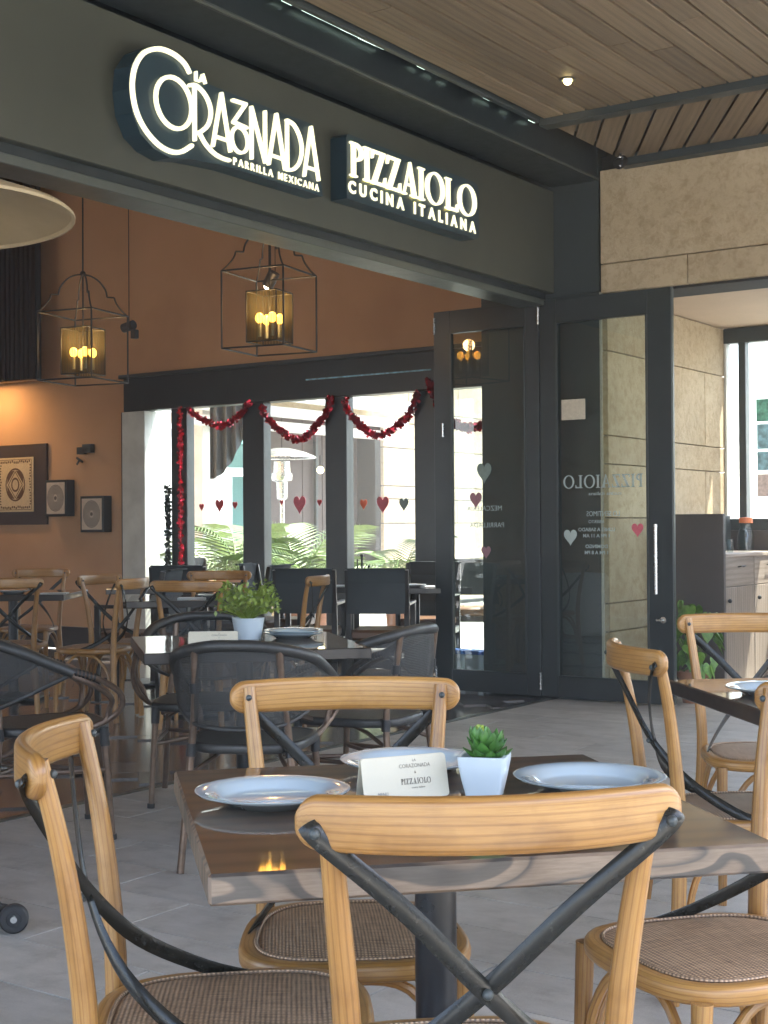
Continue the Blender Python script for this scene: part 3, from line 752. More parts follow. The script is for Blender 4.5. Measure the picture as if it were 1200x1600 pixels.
# waiter station
CY, CX = 3.71, 9.6
cb = thing('waiter_station', 'grey washed wooden sideboard with a dark end panel under the alcove window', 'sideboard', (CX, CY, 0))
q = MB(); q.box((.02, .235, .638), (.04, .47, 1.276), .003); part('end_panel', q, M['brownpanel'], cb, smooth=False)
q = MB(); q.box((.65, .25, .46), (1.2, .43, .92)); part('carcass', q, M['brownpanel'], cb, smooth=False)
q = MB(); q.box((.66, .23, .975), (1.24, .46, .03), .004); part('counter_top', q, M['cabwood'], cb, smooth=False)
q = MB(); q.box((.66, .45, 1.13), (1.24, .03, .28), .003); part('back_panel', q, M['steel'], cb, smooth=False)
for i in range(2):
    x0 = .05+i*.605
    q = MB(); q.box((x0+.29, .022, .855), (.59, .022, .21), .003); d = part('drawer', q, M['cabwood'], cb, smooth=False)
    q = MB(); q.tube([(x0+.24, .005, .89), (x0+.25, -.015, .895), (x0+.34, -.015, .895), (x0+.35, .005, .89)], .005, 6); part('handle', q, M['black'], d)
    q = MB(); q.box((x0+.29, .022, .395), (.59, .022, .70), .003); d = part('cupboard_door', q, M['cabwood'], cb, smooth=False)
    q = MB(); q.ball((x0+.05, -.006, .65), .016, 8, 6); part('knob', q, M['black'], d)
def tumbler(label, x_, y_, z_, r, h, inv=False):
    q = MB(); pr = [(r*.75, 0), (r, h), (r-.002, h), (r*.72, .006), (.001, .006)]
    if inv: pr = [(a, h-b_) for a, b_ in pr]
    q.lathe(pr, (x_, y_, z_), 14); solo('drinking_glass', q, M['glassware'], label, 'glass', 'glasses on the waiter station')
for i in range(5):
    tumbler(('leftmost', 'second', 'middle', 'fourth', 'rightmost')[i]+' of five short tumblers along the waiter station counter', CX+.10+i*.085, CY+.12+.07*(i % 2), .99, .03, .10)
rk = thing('glass_rack', 'small wire rack holding upturned glasses on the waiter station', 'rack', (CX+.05, CY+.3, .99))
for i in range(4):
    q = MB(); q.tube([(i*.14, 0, 0), (i*.14, 0, .26)], .004, 6); part('post', q, M['chrome'], rk)
q = MB(); q.box((.21, 0, .135), (.46, .12, .006), .001); part('shelf', q, M['chrome'], rk, smooth=False)
for i in range(4): tumbler(('leftmost', 'second', 'third', 'rightmost')[i]+' of four tall goblets upturned on the wire rack', CX+.11+i*.12, CY+.3, 1.129, .036, .13, True)
jr = thing('water_jug', 'glass jug with an orange lid on the waiter station counter', 'jug', (CX+.88, CY+.16, .99))
q = MB(); q.lathe([(.06, 0), (.065, .12), (.045, .19), (.05, .22)], seg=18); part('body', q, M['glassware'], jr)
q = MB(); q.lathe([(.052, .22), (.052, .26), (.001, .265)], seg=18); part('lid', q, M['orange'], jr)

# ------------------------------------------------------------------ entrance door leaves
DX = 8.65
def leaf(label, y0, y1, g0, g1):
    t = thing('door_leaf', label, 'door', (DX, 0, 0), 0, 'folded leaves of the entrance door')
    z0_, z1_ = .015, 2.765; gz0, gz1 = .165, 2.60; th = .05
    def bx(nm, a, b_, c, d):
        q = MB(); q.box((.025, (a+b_)/2, (c+d)/2), (th, b_-a, d-c), .003); return part(nm, q, M['steel2'], t, smooth=False)
    s1 = bx('stile', y0, g0, z0_, z1_); bx('stile', g1, y1, z0_, z1_); bx('rail', g0+.0005, g1-.0005, z0_, gz0); bx('rail', g0+.0005, g1-.0005, gz1, z1_)
    q = MB(); q.box((.025, (g0+g1)/2, (gz0+gz1)/2), (.008, g1-g0, gz1-gz0)); gp = part('glass_pane', q, M['doorglass'], t, smooth=False)
    q = MB()
    for (a, b_, c, d) in ((g0, g0+.012, gz0, gz1), (g1-.012, g1, gz0, gz1)):
        q.box((-.002, (a+b_)/2, (c+d)/2), (.01, b_-a, d-c), .001)
    part('glazing_bead', q, M['steel'], t, smooth=False)
    return t, gp
dr, gpR = leaf('right folded glass door leaf with a long steel pull handle and mirrored lettering', 3.69, 4.665, 3.86, 4.54)
dl, gpL = leaf('left folded glass door leaf standing inside with a tall glass panel and grey heart', 4.675, 5.54, 4.78, 5.40)
q = MB(); q.box((0.02, 3.688, 1.39), (.012, .004, 2.74)); part('edge_strip', q, M['track'], dr, smooth=False)
q = MB(); q.tube([(-.055, 3.787, .745), (-.055, 3.787, 1.205)], .0125, 10)
q.tube([(-.055, 3.787, .82), (0, 3.787, .82)], .006, 6); q.tube([(-.055, 3.787, 1.13), (0, 3.787, 1.13)], .006, 6); part('pull_handle', q, M['chrome'], dr)
q = MB(); q.lathe([(.022, 0), (.022, .008), (.001, .01)], (-.001, 3.759, .573), 14, rot=Matrix.Rotation(R(-90), 3, 'Y')); q.tube([(-.02, 3.76, .573), (-.03, 3.80, .573)], .009, 8); part('lock', q, M['chrome'], dr)
for zz_ in (2.66, .12):
    for t_, y_ in ((dr, 4.672), (dl, 5.53)):
        q = MB(); q.tube([(-.008, y_, zz_-.06), (-.008, y_, zz_+.06)], .008, 8); part('hinge', q, M['chrome'], t_)
q = MB(); q.tube([(-.008, 5.46, 1.85), (-.008, 5.46, 1.95)], .009, 8); part('hinge', q, M['chrome'], dl)
q = MB(); q.box((.005, 4.41, 1.995), (.003, .18, .14)); part('paper_notice', q, M['inkgold'], dr, smooth=False)
heart_at(dr, .012, 4.444, 1.125, .10, M['frost'], 1.15); heart_at(dr, .012, 3.945, 1.172, .085, M['pinkheart'], 1.15)
heart_at(dl, .012, 5.127, 1.588, .12, M['greyheart'], 1.3); heart_at(dl, .012, 5.198, 1.393, .10, M['mauveheart'], 1.2); heart_at(dl, .012, 5.116, 1.017, .08, M['mauveheart'], 1.2)

def text_mesh(s, size, ext=.0006, off=0., align='CENTER', sx=1.):
    c = bpy.data.curves.new('t', 'FONT'); c.body = s; c.size = size; c.extrude = ext; c.offset = off; c.align_x = align; c.resolution_u = 3
    o = bpy.data.objects.new('t', c); COL.objects.link(o); bpy.context.view_layer.update()
    dg = bpy.context.evaluated_depsgraph_get(); me = bpy.data.meshes.new_from_object(o.evaluated_get(dg)); bpy.data.objects.remove(o); bpy.data.curves.remove(c)
    me.transform(Matrix.Diagonal((sx, 1, 1, 1))); return me
def put_text(name, s, size, mat, parent, M4, ext=.0006, off=0., align='CENTER', sx=1.):
    me = text_mesh(s, size, ext, off, align, sx); me.transform(M4); me.materials.append(mat); return link(name, me, parent)
def axes(o, ex, ey):
    ex, ey = Vector(ex).normalized(), Vector(ey).normalized(); ez = ex.cross(ey); m_ = Matrix.Identity(4)
    for i in range(3): m_[i][0] = ex[i]; m_[i][1] = ey[i]; m_[i][2] = ez[i]; m_[i][3] = o[i]
    return m_
# serif capitals on a unit cap height, x to the right
def serif(ch, w_):
    P_ = []; f = lambda *p: P_.append(list(p))
    st_ = .165; sf_ = .055
    if ch in 'PIL':
        c = w_/2 if ch == 'I' else .17+.02
        f((c-st_/2, 0), (c+st_/2, 0), (c+st_/2, 1), (c-st_/2, 1)); f((c-.17, 0), (c+.17, 0), (c+.17, sf_), (c-.17, sf_)); f((c-.17, 1-sf_), (c+.17, 1-sf_), (c+.17, 1), (c-.17, 1))
        if ch == 'L': f((c, 0), (w_, 0), (w_, .25), (w_-.06, .25), (w_-.12, .09), (c, .09))
        if ch == 'P':
            o_ = [(c, 1)]+[(c+.10+(w_-c-.10)*math.sin(R(a)), .735+.265*math.cos(R(a))) for a in range(0, 181, 18)]+[(c, .47)]
            i_ = [(c, .545)]+[(c+.06+(w_-c-.24)*math.sin(R(a)), .735+.19*math.cos(R(a))) for a in range(180, -1, -18)]+[(c, .925)]
            n = len(o_)
            for k_ in range(n-1): f(o_[k_], i_[n-1-k_], i_[n-2-k_], o_[k_+1])
    if ch == 'Z':
        f((.03, 0), (.24, 0), (w_-.02, 1), (w_-.22, 1)); f((.0, 0), (w_, 0), (w_, .28), (w_-.05, .28), (w_-.12, .09), (.02, .07)); f((.03, .74), (.08, .74), (.14, .91), (w_-.04, .93), (w_-.02, 1), (.03, 1))
    if ch == 'A':
        f((.08, 0), (.15, 0), (w_*.53, 1.02), (w_*.47, 1.02)); f((w_-.32, 0), (w_-.10, 0), (w_*.54, 1.04), (w_*.46, 1.04)); f((.2, .30), (w_-.25, .30), (w_-.27, .36), (.22, .36))
        f((0, 0), (.25, 0), (.25, sf_), (0, sf_)); f((w_-.42, 0), (w_, 0), (w_, sf_), (w_-.42, sf_))
    if ch == 'O':
        n = 28
        for k_ in range(n):
            a, b_ = 2*math.pi*k_/n, 2*math.pi*(k_+1)/n
            f(*[(w_/2+w_/2*math.cos(a)*q1, .5+.52*math.sin(a)*q2) for a, q1, q2 in ((a, 1, 1), (b_, 1, 1), (b_, .68, .88), (a, .68, .88))])
    return P_
def serif_letter(parent, ch, wd, h, M4, mat, th, name='letter'):
    q = MB()
    for k_, poly in enumerate(serif(ch, wd/h)):
        q.prism([(x_*h, y_*h) for x_, y_ in poly], th+.0002*(k_ % 5))
    me = q.mesh(name, mat, False); me.transform(M4); return link(name, me, parent)
# mirrored lettering on the glass of the right leaf (read from the far side)
def on_glass(y_, z_): return axes((.0195, y_, z_), (0, 1, 0), (0, 0, 1))
cx_ = 3.905
for ch, wd in zip('PIZZAIOLO', (.052, .026, .062, .062, .074, .026, .084, .056, .084)):
    serif_letter(gpR, ch, wd, .088, on_glass(cx_, 1.455), M['frost'], .001); cx_ += wd+.0085
put_text('lettering', 'cucina italiana', .034, M['frost'], gpR, on_glass(4.185, 1.405), sx=1.3)
put_text('lettering', 'LO SENTIMOS', .05, M['frost'], gpR, on_glass(4.20, 1.262), sx=.8).location = (0, 0, 0)
put_text('lettering', 'ABIERTO', .03, M['frost'], gpR, on_glass(4.25, 1.215))
put_text('lettering', 'LUNES A SABADO', .034, M['frost'], gpR, on_glass(4.25, 1.160), off=.0005)
put_text('lettering', '1 PM A 11 AM', .034, M['frost'], gpR, on_glass(4.25, 1.118), off=.0005)
put_text('lettering', 'DOMINGO', .034, M['frost'], gpR, on_glass(4.25, 1.045), off=.0005)
put_text('lettering', '1 PM A 8 PM', .034, M['frost'], gpR, on_glass(4.25, 1.003), off=.0005)
put_text('lettering', 'MEZCALERIA', .05, M['frost'], gpL, on_glass(5.13, 1.31), sx=1.0)
put_text('lettering', 'PARRILLADA', .05, M['frost'], gpL, on_glass(5.11, 1.19), sx=1.0)

# ------------------------------------------------------------------ lit signs
EXs, EYs = (1, 0, 0), (0, 0, 1)                    # ex x ey = (0,-1,0): faces the patio
def ribbon(parent, pts, wd, curve=True, th=.022, y_=4.49, lift=0, name='letter', q=None):
    own = q is None; q = q or MB()
    P3 = [Vector((a, y_-th/2-lift, b_)) for a, b_ in pts]
    if curve: P3 = cr(P3, 3)
    segs = [P3] if curve else [[P3[i], P3[i+1]] for i in range(len(P3)-1)]
    for k_, sg in enumerate(segs):
        e0 = (sg[0]-sg[1]).normalized()*wd*.32; e1 = (sg[-1]-sg[-2]).normalized()*wd*.32
        sg = [sg[0]+e0]+sg+[sg[-1]+e1]; sc = [(.55, 1)]+[(1, 1)]*(len(sg)-2)+[(.55, 1)]
        q.sweep([p+Vector((0, -.0005*k_, 0)) for p in sg], rrect(wd, th, wd*.2, 1), (0, -1, 0), sc)
    return part(name, q, M['letter'], parent) if own else q
s1 = thing('corazonada_sign', 'illuminated sign with a giant initial C reading LA CORAZONADA PARRILLA MEXICANA', 'sign')
BP = [(4.507, 3.169), (4.519, 3.273), (4.579, 3.356), (4.673, 3.41), (4.771, 3.42), (4.859, 3.395), (4.91, 3.37), (5.006, 3.372), (5.022, 3.322), (5.259, 3.318), (5.846, 3.318), (5.868, 3.26), (5.933, 2.955), (5.546, 2.955), (5.186, 2.955), (4.900, 2.935), (4.767, 2.912), (4.657, 2.932), (4.574, 2.979), (4.524, 3.064)]
q = MB(); q.prism(BP, .108, (0, 4.599, 0), EXs, EYs); part('backing_board', q, M['sign'], s1, smooth=False)
W_ = .0175
glyphs = [
 ([(4.886, 3.337), (4.853, 3.37), (4.79, 3.392), (4.716, 3.396), (4.655, 3.383), (4.583, 3.344), (4.535, 3.28), (4.514, 3.212), (4.514, 3.145), (4.534, 3.074), (4.575, 3.016), (4.634, 2.971), (4.701, 2.943), (4.775, 2.937), (4.837, 2.955), (4.899, 2.995)], True),
]
ribbon(s1, glyphs[0][0], W_*1.2)
def ellip(cx, cz, rx, rz, n=20, tilt=0): return [(cx+rx*math.cos(2*math.pi*i/n), cz+rz*math.sin(2*math.pi*i/n)) for i in range(n)]
def ring_letter(cx, cz, rx, rz, wd):
    q = MB(); q.sweep([Vector((a, 4.479, b_)) for a, b_ in ellip(cx, cz, rx, rz, 28)], rrect(wd, .022, wd*.2, 1), (0, -1, 0), None, True); part('letter', q, M['letter'], s1)
ring_letter(4.781, 3.167, .120, .117, W_*1.05)
q = ribbon(None, [(4.921, 3.285), (4.921, 3.027)], W_, False, q=MB()); ribbon(None, [(4.886, 3.276), (4.929, 3.286), (4.983, 3.266), (5.021, 3.227), (5.034, 3.176), (5.013, 3.118), (4.967, 3.078), (4.941, 3.064)], W_, True, lift=.001, q=q)
ribbon(None, [(4.952, 3.066), (4.993, 3.024), (5.052, 2.993), (5.112, 2.981), (5.165, 2.981)], W_, True, lift=.002, q=q); part('letter', q, M['letter'], s1)
def Aletter(a, b_, c, z0_=3.028, z1_=3.293, bar=3.075, wd=W_):
    q = ribbon(None, [(a, z0_), (b_, z1_)], wd, False, q=MB()); ribbon(None, [(b_, z1_), (c, z0_)], wd, False, lift=.001, q=q)
    f_ = (bar-z0_)/(z1_-z0_); ribbon(None, [(a+(b_-a)*f_, bar), (c+(b_-c)*f_, bar)], wd*.85, False, lift=.002, q=q); part('letter', q, M['letter'], s1)
Aletter(5.049, 5.111, 5.174); Aletter(5.468, 5.530, 5.597); Aletter(5.758, 5.816, 5.879)
ribbon(s1, [(5.194, 3.282), (5.292, 3.286), (5.198, 3.176), (5.297, 3.170)], W_*.95, False)
ring_letter(5.246, 3.099, .060, .062, W_*.85)
ribbon(s1, [(5.335, 3.028), (5.335, 3.282), (5.439, 3.030), (5.439, 3.284)], W_, False)
q = ribbon(None, [(5.617, 3.282), (5.617, 3.03)], W_, False, q=MB()); ribbon(None, [(5.612, 3.282), (5.672, 3.272), (5.720, 3.222), (5.738, 3.155), (5.715, 3.085), (5.664, 3.040), (5.612, 3.029)], W_, True, lift=.001, q=q); part('letter', q, M['letter'], s1)
ribbon(s1, [(4.931, 3.352), (4.931, 3.312), (4.952, 3.312)], .0065, False)
Aletter(4.960, 4.978, 4.996, 3.312, 3.352, 3.322, .0065)
def spaced(parent, s, x0, x1, zb, cap, y_, mat, th=.006, bold=.0018):
    chars = []
    for ch in s:
        if ch == ' ': chars.append(None); continue
        me = text_mesh(ch, cap/.72, th/2, bold, 'LEFT')
        xs_ = [v.co.x for v in me.vertices]; ysv = [v.co.y for v in me.vertices]
        me.transform(Matrix.Diagonal((1, cap/(max(ysv)-min(ysv)), 1, 1)) @ Matrix.Translation((-min(xs_), -min(ysv), 0))); chars.append((me, max(xs_)-min(xs_)))
    tot = sum(c[1] if c else cap*.45 for c in chars); gap = (x1-x0-tot)/(len(chars)-1); x_ = x0
    for c in chars:
        if c:
            c[0].transform(axes((x_, y_, zb), EXs, EYs)); c[0].materials.append(mat); link('letter', c[0], parent); x_ += c[1]+gap
        else: x_ += cap*.45+gap
spaced(s1, 'PARRILLA MEXICANA', 5.205, 5.892, 2.970, .037, 4.485, M['letter'], bold=.0012)
s2 = thing('pizzaiolo_sign', 'illuminated rectangular sign reading PIZZAIOLO CUCINA ITALIANA', 'sign')
q = MB(); q.prism([(6.148, 2.985), (7.50, 2.985), (7.54, 3.0), (7.545, 3.02), (7.545, 3.30), (7.53, 3.332), (7.49, 3.34), (6.165, 3.34), (6.148, 3.325)], .108, (0, 4.599, 0), EXs, EYs); part('backing_board', q, M['sign'], s2, smooth=False)
for ch, a, b_ in (('P', 6.163, 6.292), ('I', 6.294, 6.357), ('Z', 6.364, 6.506), ('Z', 6.513, 6.656), ('A', 6.668, 6.838), ('I', 6.838, 6.908), ('O', 6.920, 7.125), ('L', 7.134, 7.278), ('O', 7.282, 7.496)):
    serif_letter(s2, ch, b_-a, .188, axes((a, 4.489, 3.111), EXs, EYs), M['letter'], .016)
spaced(s2, 'CUCINA ITALIANA', 6.157, 7.500, 3.018, .070, 4.486, M['letter'], bold=.004)

# ------------------------------------------------------------------ lanterns
def lantern(label, loc, rz, chain, s=.46, h=.51):
    t = thing('cage_lantern', label, 'lantern', loc, rz, 'square cage lanterns')       # origin: bottom centre
    q = MB(); a = s/2; r_ = .0065
    for z_ in (0, h):
        for i in range(4):
            c = [(-a, -a), (a, -a), (a, a), (-a, a)]; q.tube([(*c[i], z_), (*c[(i+1) % 4], z_)], r_, 6)
    for c in ((-a, -a), (a, -a), (a, a), (-a, a)):
        q.tube([(*c, 0), (*c, h)], r_, 6)
        k_ = lambda f_, z_: (c[0]*f_, c[1]*f_, h+z_)
        q.tube([k_(1, 0), k_(.88, .035), k_(.75, .09), k_(.70, .135)], r_, 6, res=3); q.tube([k_(.70, .135), k_(.54, .135)], r_, 6)
        q.tube([k_(.54, .135), k_(.50, .19), k_(.36, .25), k_(.18, .285), k_(0, .295)], r_, 6, res=3)
    part('cage', q, M['black'], t)
    q = MB(); q.ball((0, 0, h+.30), .022, 10, 8); q.tube([(0, 0, h+.3), (0, 0, .06)], .006, 6); part('stem', q, M['black'], t)
    q = MB(); q.tube([(0, 0, h+.3), (0.004, 0, h+.3+chain*.5), (0, 0, h+.3+chain)], .006, 6); part('chain', q, M['black'], t)
    w_ = .115; rs = MB(); pts = [(-w_, -w_), (w_, -w_), (w_, w_), (-w_, w_)]
    for i in range(4):
        a_, b_ = Vector((*pts[i], .05)), Vector((*pts[(i+1) % 4], .05)); rs.grid(lambda u, v: a_.lerp(b_, u)+Vector((0, 0, .34*v)), 1, 1, uvs=(.23, .34))
    part('mesh_shade', rs, M['shade'], t, smooth=False)
    q = MB()
    for z_ in (.05, .39):
        for i in range(4): q.tube([(*pts[i], z_), (*pts[(i+1) % 4], z_)], .005, 6)
    for p in pts: q.tube([(*p, .05), (*p, .39)], .004, 6)
    part('shade_frame', q, M['black'], t)
    for i, (x_, y_) in enumerate(((-.05, -.05), (.05, -.05), (.05, .05), (-.05, .05))):
        q = MB(); q.lathe([(.012, .09), (.012, .18), (.001, .181)], (x_, y_, 0), 8); c = part('candle', q, M['potwhite'], t)
        q = MB(); q.ball((x_, y_, .215), .030, 10, 8, sz=1.2); part('bulb', q, M['bulb'], c)
    l = bpy.data.lights.new('lantern_light', 'POINT'); l.energy = 1.6; l.color = (1, .62, .28); l.shadow_soft_size = .05
    lo = bpy.data.objects.new('lantern_light', l); COL.objects.link(lo); lo.parent = t; lo.location = (0, 0, .3)
    return t
# lantern one: camera depth 9.5, lateral from x=422 ; lantern two: x=130
lantern('cage lantern nearest the sign beam in front of the bare terracotta wall', at(9.5, (423-600)/2195*9.5, 2.40), R(10), 1.3, .47, .52)
lantern('cage lantern hanging on a long wire left of the other near the slatted panel', at(10.4, (131-600)/2195*10.4, 2.29), R(12), 1.5, .47, .50)
t = thing('spotlight', 'small black lit spotlight hanging on a thin rod by the nearer lantern', 'spotlight', at(9.8, (425-600)/2195*9.8, 2.93))
q = MB(); q.lathe([(.001, .06), (.042, .06), (.042, -.05), (.03, -.055)], seg=16, rot=Matrix.Rotation(R(35), 3, 'X')); part('housing', q, M['black'], t)
q = MB(); q.ball((0, .028, -.04), .026, 10, 6); part('bulb', q, emis('cool_spot_bulb', (1, .9, .65), 5), t)
q = MB(); q.tube([(0, 0, .05), (0, 0, 2)], .004, 6); q.tube([(.05, 0, .05), (.05, 0, 2)], .003, 6); part('rod', q, M['black'], t)
t = thing('spotlight', 'black unlit spotlight beside the corner of the left lantern', 'spotlight', at(10.9, (203-600)/2195*10.9, 2.77))
q = MB(); q.lathe([(.001, .05), (.036, .05), (.036, -.06), (.03, -.062)], seg=16, rot=Matrix.Rotation(R(80), 3, 'X')); q.box((.03, -.03, -.06), (.05, .05, .07), .006); part('housing', q, M['black'], t)
q = MB(); q.tube([(0, 0, .03), (0, 0, 2.2)], .004, 6); part('rod', q, M['black'], t)
# picture light washing the wall (its glow shows above and below the large picture)
t = thing('picture_light', 'slim brass picture light above the large framed print, out of the frame', 'lamp', (WX-.55, 11.62, 2.75))
q = MB(); q.tube([(0, -.15, 0), (0, .15, 0)], .02, 10); part('shade', q, M['black'], t)
q = MB(); q.tube([(0, 0, 0), (.54, 0, .05)], .006, 6); part('arm', q, M['black'], t)
l = bpy.data.lights.new('picture_light_lamp', 'SPOT'); l.energy = 4.5; l.color = (1, .62, .28); l.spot_size = R(150); l.spot_blend = .8; l.shadow_soft_size = .04
lo = bpy.data.objects.new('picture_light_lamp', l); COL.objects.link(lo); lo.parent = t; lo.location = (0, 0, -.05); lo.rotation_euler = Vector((-.75, 0, 1)).to_track_quat('Z', 'Y').to_euler()

# ------------------------------------------------------------------ cross-back chair (looks along +y)
def build_crossback():
    t = thing('crossback_chair', 'x', 'chair')
    for s_ in (-1, 1):
        pth = cr([(s_*.190, -.235, 0), (s_*.174, -.212, .24), (s_*.164, -.205, .45), (s_*.170, -.216, .60), (s_*.184, -.238, .75), (s_*.197, -.266, .874)], 4)
        n = len(pth); rs_ = [.0145+.0045*math.sin(math.pi*min(1, .25+i/n*.9)) for i in range(n)]
        q = MB(); q.tube(pth, rs_, 12); o = part('back_post', q, M['oak'], t)
        q = MB(); q.ball((s_*.196, -.246, .856), .0065, 8, 6); part('bolt', q, M['steel'], o)
        q = MB(); q.tube(cr([(s_*.185, .165, .43), (s_*.187, .172, .25), (s_*.190, .178, 0)], 3), [.018, .0135], 12); part('front_leg', q, M['oak'], t)
        # side arch
        q = MB(); q.tube([(s_*.172, -.19, .17), (s_*.168, -.165, .30), (s_*.166, -.09, .395), (s_*.168, 0, .412), (s_*.172, .07, .395), (s_*.180, .135, .30), (s_*.184, .155, .17)], .0095, 8, res=4); part('side_arch', q, M['oak'], t)
    q = MB(); q.tube([(-.178, .168, .17), (-.155, .17, .30), (-.09, .165, .395), (0, .16, .412), (.09, .165, .395), (.155, .17, .30), (.178, .168, .17)], .0095, 8, res=4); part('front_arch', q, M['oak'], t)
    q = MB(); q.tube([(-.165, -.205, .17), (-.14, -.2, .30), (-.08, -.19, .395), (0, -.185, .412), (.08, -.19, .395), (.14, -.2, .30), (.165, -.205, .17)], .0095, 8, res=4); part('rear_arch', q, M['oak'], t)
    # top rail
    N_ = 22; path = []; sc = []
    us_ = [-1, -.995, -.985, -.97, -.95, -.925, -.9]+[-.86+i*1.72/16 for i in range(17)]+[.9, .925, .95, .97, .985, .995, 1]
    for u in us_:
         path.append((u*.233, -.318+.062*u*u, .855)); e = max(0, (abs(u)-.88)/.12); sc.append((.35+.65*math.sqrt(max(0, 1-e**4)), math.sqrt(max(.02, 1-e*e*.97))*(1-.05*abs(u)**3)))
    q = MB(); prof = rrect(.024, .069, .0115, 4); q.sweep(path, prof, (0, 0, 1), sc)
    q.uv = [[(v_, u_) if False else (u_, v_) for u_, v_ in f_] for f_ in q.uv]; part('top_rail', q, M['oak'], t, angle=60)
    # straps
    prof = [(-.0125, -.001), (-.008, .0022), (-.003, .0038), (.003, .0038), (.008, .0022), (.0125, -.001), (.010, -.0028), (-.010, -.0028)]
    for s_ in (-1, 1):
        o_ = .0035 if s_ > 0 else -.0035
        pts = [(s_*.222, -.280, .856), (s_*.205, -.285, .836), (s_*.105, -.262, .745), (0, -.222+o_, .632), (-s_*.095, -.160, .540), (-s_*.168, -.060, .470), (-s_*.205, .03, .436)]
        pth = cr(pts, 5); ups = []
        for i in range(len(pth)):
            f_ = i/(len(pth)-1); v = Vector((0, -1, .25)).lerp(Vector((-s_*1.0, -.35, .35)), max(0, min(1, (f_-.45)/.5))); ups.append(v.normalized())
        q = MB(); q.sweep(pth, prof, ups); o = part('metal_strap', q, M['strap'], t, angle=50)
        for p in ((s_*.214, -.2885, .846), (-s_*.200, .012, .444)) + (((0, -.2335, .632),) if s_ > 0 else ()):
            q = MB(); q.ball(p, .0072, 8, 6); part('bolt', q, M['steel'], o)
    # seat
    def outline(hw_f, hw_b, yf, yb, n=40, e=3.2):
        out = []
        for i in range(n):
            a = 2*math.pi*i/n; c, s_ = math.cos(a), math.sin(a); x_ = abs(c)**(2/e)*(1 if c > 0 else -1); y_ = abs(s_)**(2/e)*(1 if s_ > 0 else -1)
            y = (yf+yb)/2+y_*(yf-yb)/2; f_ = (y-yb)/(yf-yb); out.append((x_*(hw_b+(hw_f-hw_b)*f_), y))
        return out
    ol = outline(.204, .172, .195, -.205)
    q = MB(); q.sweep([Vector((x_, y_, .437)) for x_, y_ in ol], rrect(.036, .034, .011, 3), (0, 0, 1), None, True); part('seat_frame', q, M['oak'], t, angle=60)
    il = outline(.190, .158, .181, -.191)
    q = MB(); cy = -.005
    def seat(i, f_): 
        x_, y_ = il[i % 40]; return Vector((x_*f_, cy+(y_-cy)*f_, .4515+.009*(1-f_**4)**.8 if f_ < 1 else .4515))
    rings = [1, .97, .9, .75, .5, .25, .001]; base = len(q.v)
    for f_ in rings:
        for i in range(40): q.v.append(tuple(seat(i, f_)))
    for k_ in range(len(rings)-1):
        for i in range(40):
            j = (i+1) % 40; ids = [base+k_*40+i, base+k_*40+j, base+(k_+1)*40+j, base+(k_+1)*40+i]; q.face(ids, [(q.v[a][0], q.v[a][1]) for a in ids])
    part('woven_seat', q, M['cane'], t)
    q = MB(); q.tube([Vector((x_, y_, .4545)) for x_, y_ in il], .0035, 6, closed=True); part('seat_cord', q, M['cane'], t)
    q = MB(); q.prism([(x_*1.0, y_) for x_, y_ in il], .012, (0, 0, .436)); part('seat_underside', q, M['oak'], t, smooth=False)
    return t
cbk = build_crossback(); used = [False]
def place_cb(label, loc, d, group):
    rz = face_dir(d)
    if not used[0]:
        used[0] = True; cbk.location = (loc[0], loc[1], 0); cbk.rotation_euler = (0, 0, rz); cbk['label'] = label; cbk['group'] = group; return cbk
    return copy_thing(cbk, label, (loc[0], loc[1], 0), rz, group)
fwd = (F2.x, F2.y); rgt = (R2.x, R2.y)
GP = 'cross-back chairs on the patio'; GI = 'cross-back chairs inside the restaurant'
# C1 in front of the table
def back_to(a, b_, dist=.336):      # a, b: world ends of the top rail seen from behind (left, right); the chair looks away from the viewer
    a, b_ = Vector(a), Vector(b_); m_ = (a+b_)/2; al = (b_-a).normalized(); f_ = Vector((-al.y, al.x)); return m_+f_*dist, f_
loc, f_ = back_to((1.312-.028, 1.039-.022), (1.626-.024, .691-.020), .275)
place_cb('nearest cross-back chair seen from behind, its rail overlapping the front table edge', loc, f_, GP)
loc, f_ = back_to((2.461, 1.539), (2.187, 1.88), .275)
place_cb('cross-back chair on the far side of the front table facing the camera', loc, f_, GP)
loc, f_ = back_to((1.652, 1.738), (1.366, 1.534), .28); 
C2F = Vector((.62, -.785)).normalized(); C2m = Vector((1.664, 1.437)); place_cb('cross-back chair at the bottom left corner, turned sideways to the front table', C2m, C2F, GP)
place_cb('cross-back chair at the bottom right with only one wooden post in view', (at(2.50, .590).x, at(2.50, .590).y), (-R2.x*math.cos(R(22))-F2.x*math.sin(R(22)), -R2.y*math.cos(R(22))-F2.y*math.sin(R(22))), GP)
c5m = Vector((3.42, 1.57)); place_cb('cross-back chair with its narrow side view in front of the open door leaf', c5m+Vector(rgt)*.27+Vector(fwd)*.03, (rgt[0]*.97+fwd[0]*.1, rgt[1]*.97+fwd[1]*.1), GP)
p6 = at(4.62, 1.25); place_cb('cross-back chair behind the right hand table in front of the potted plant', (p6.x, p6.y), (-fwd[0], -fwd[1]), GP)

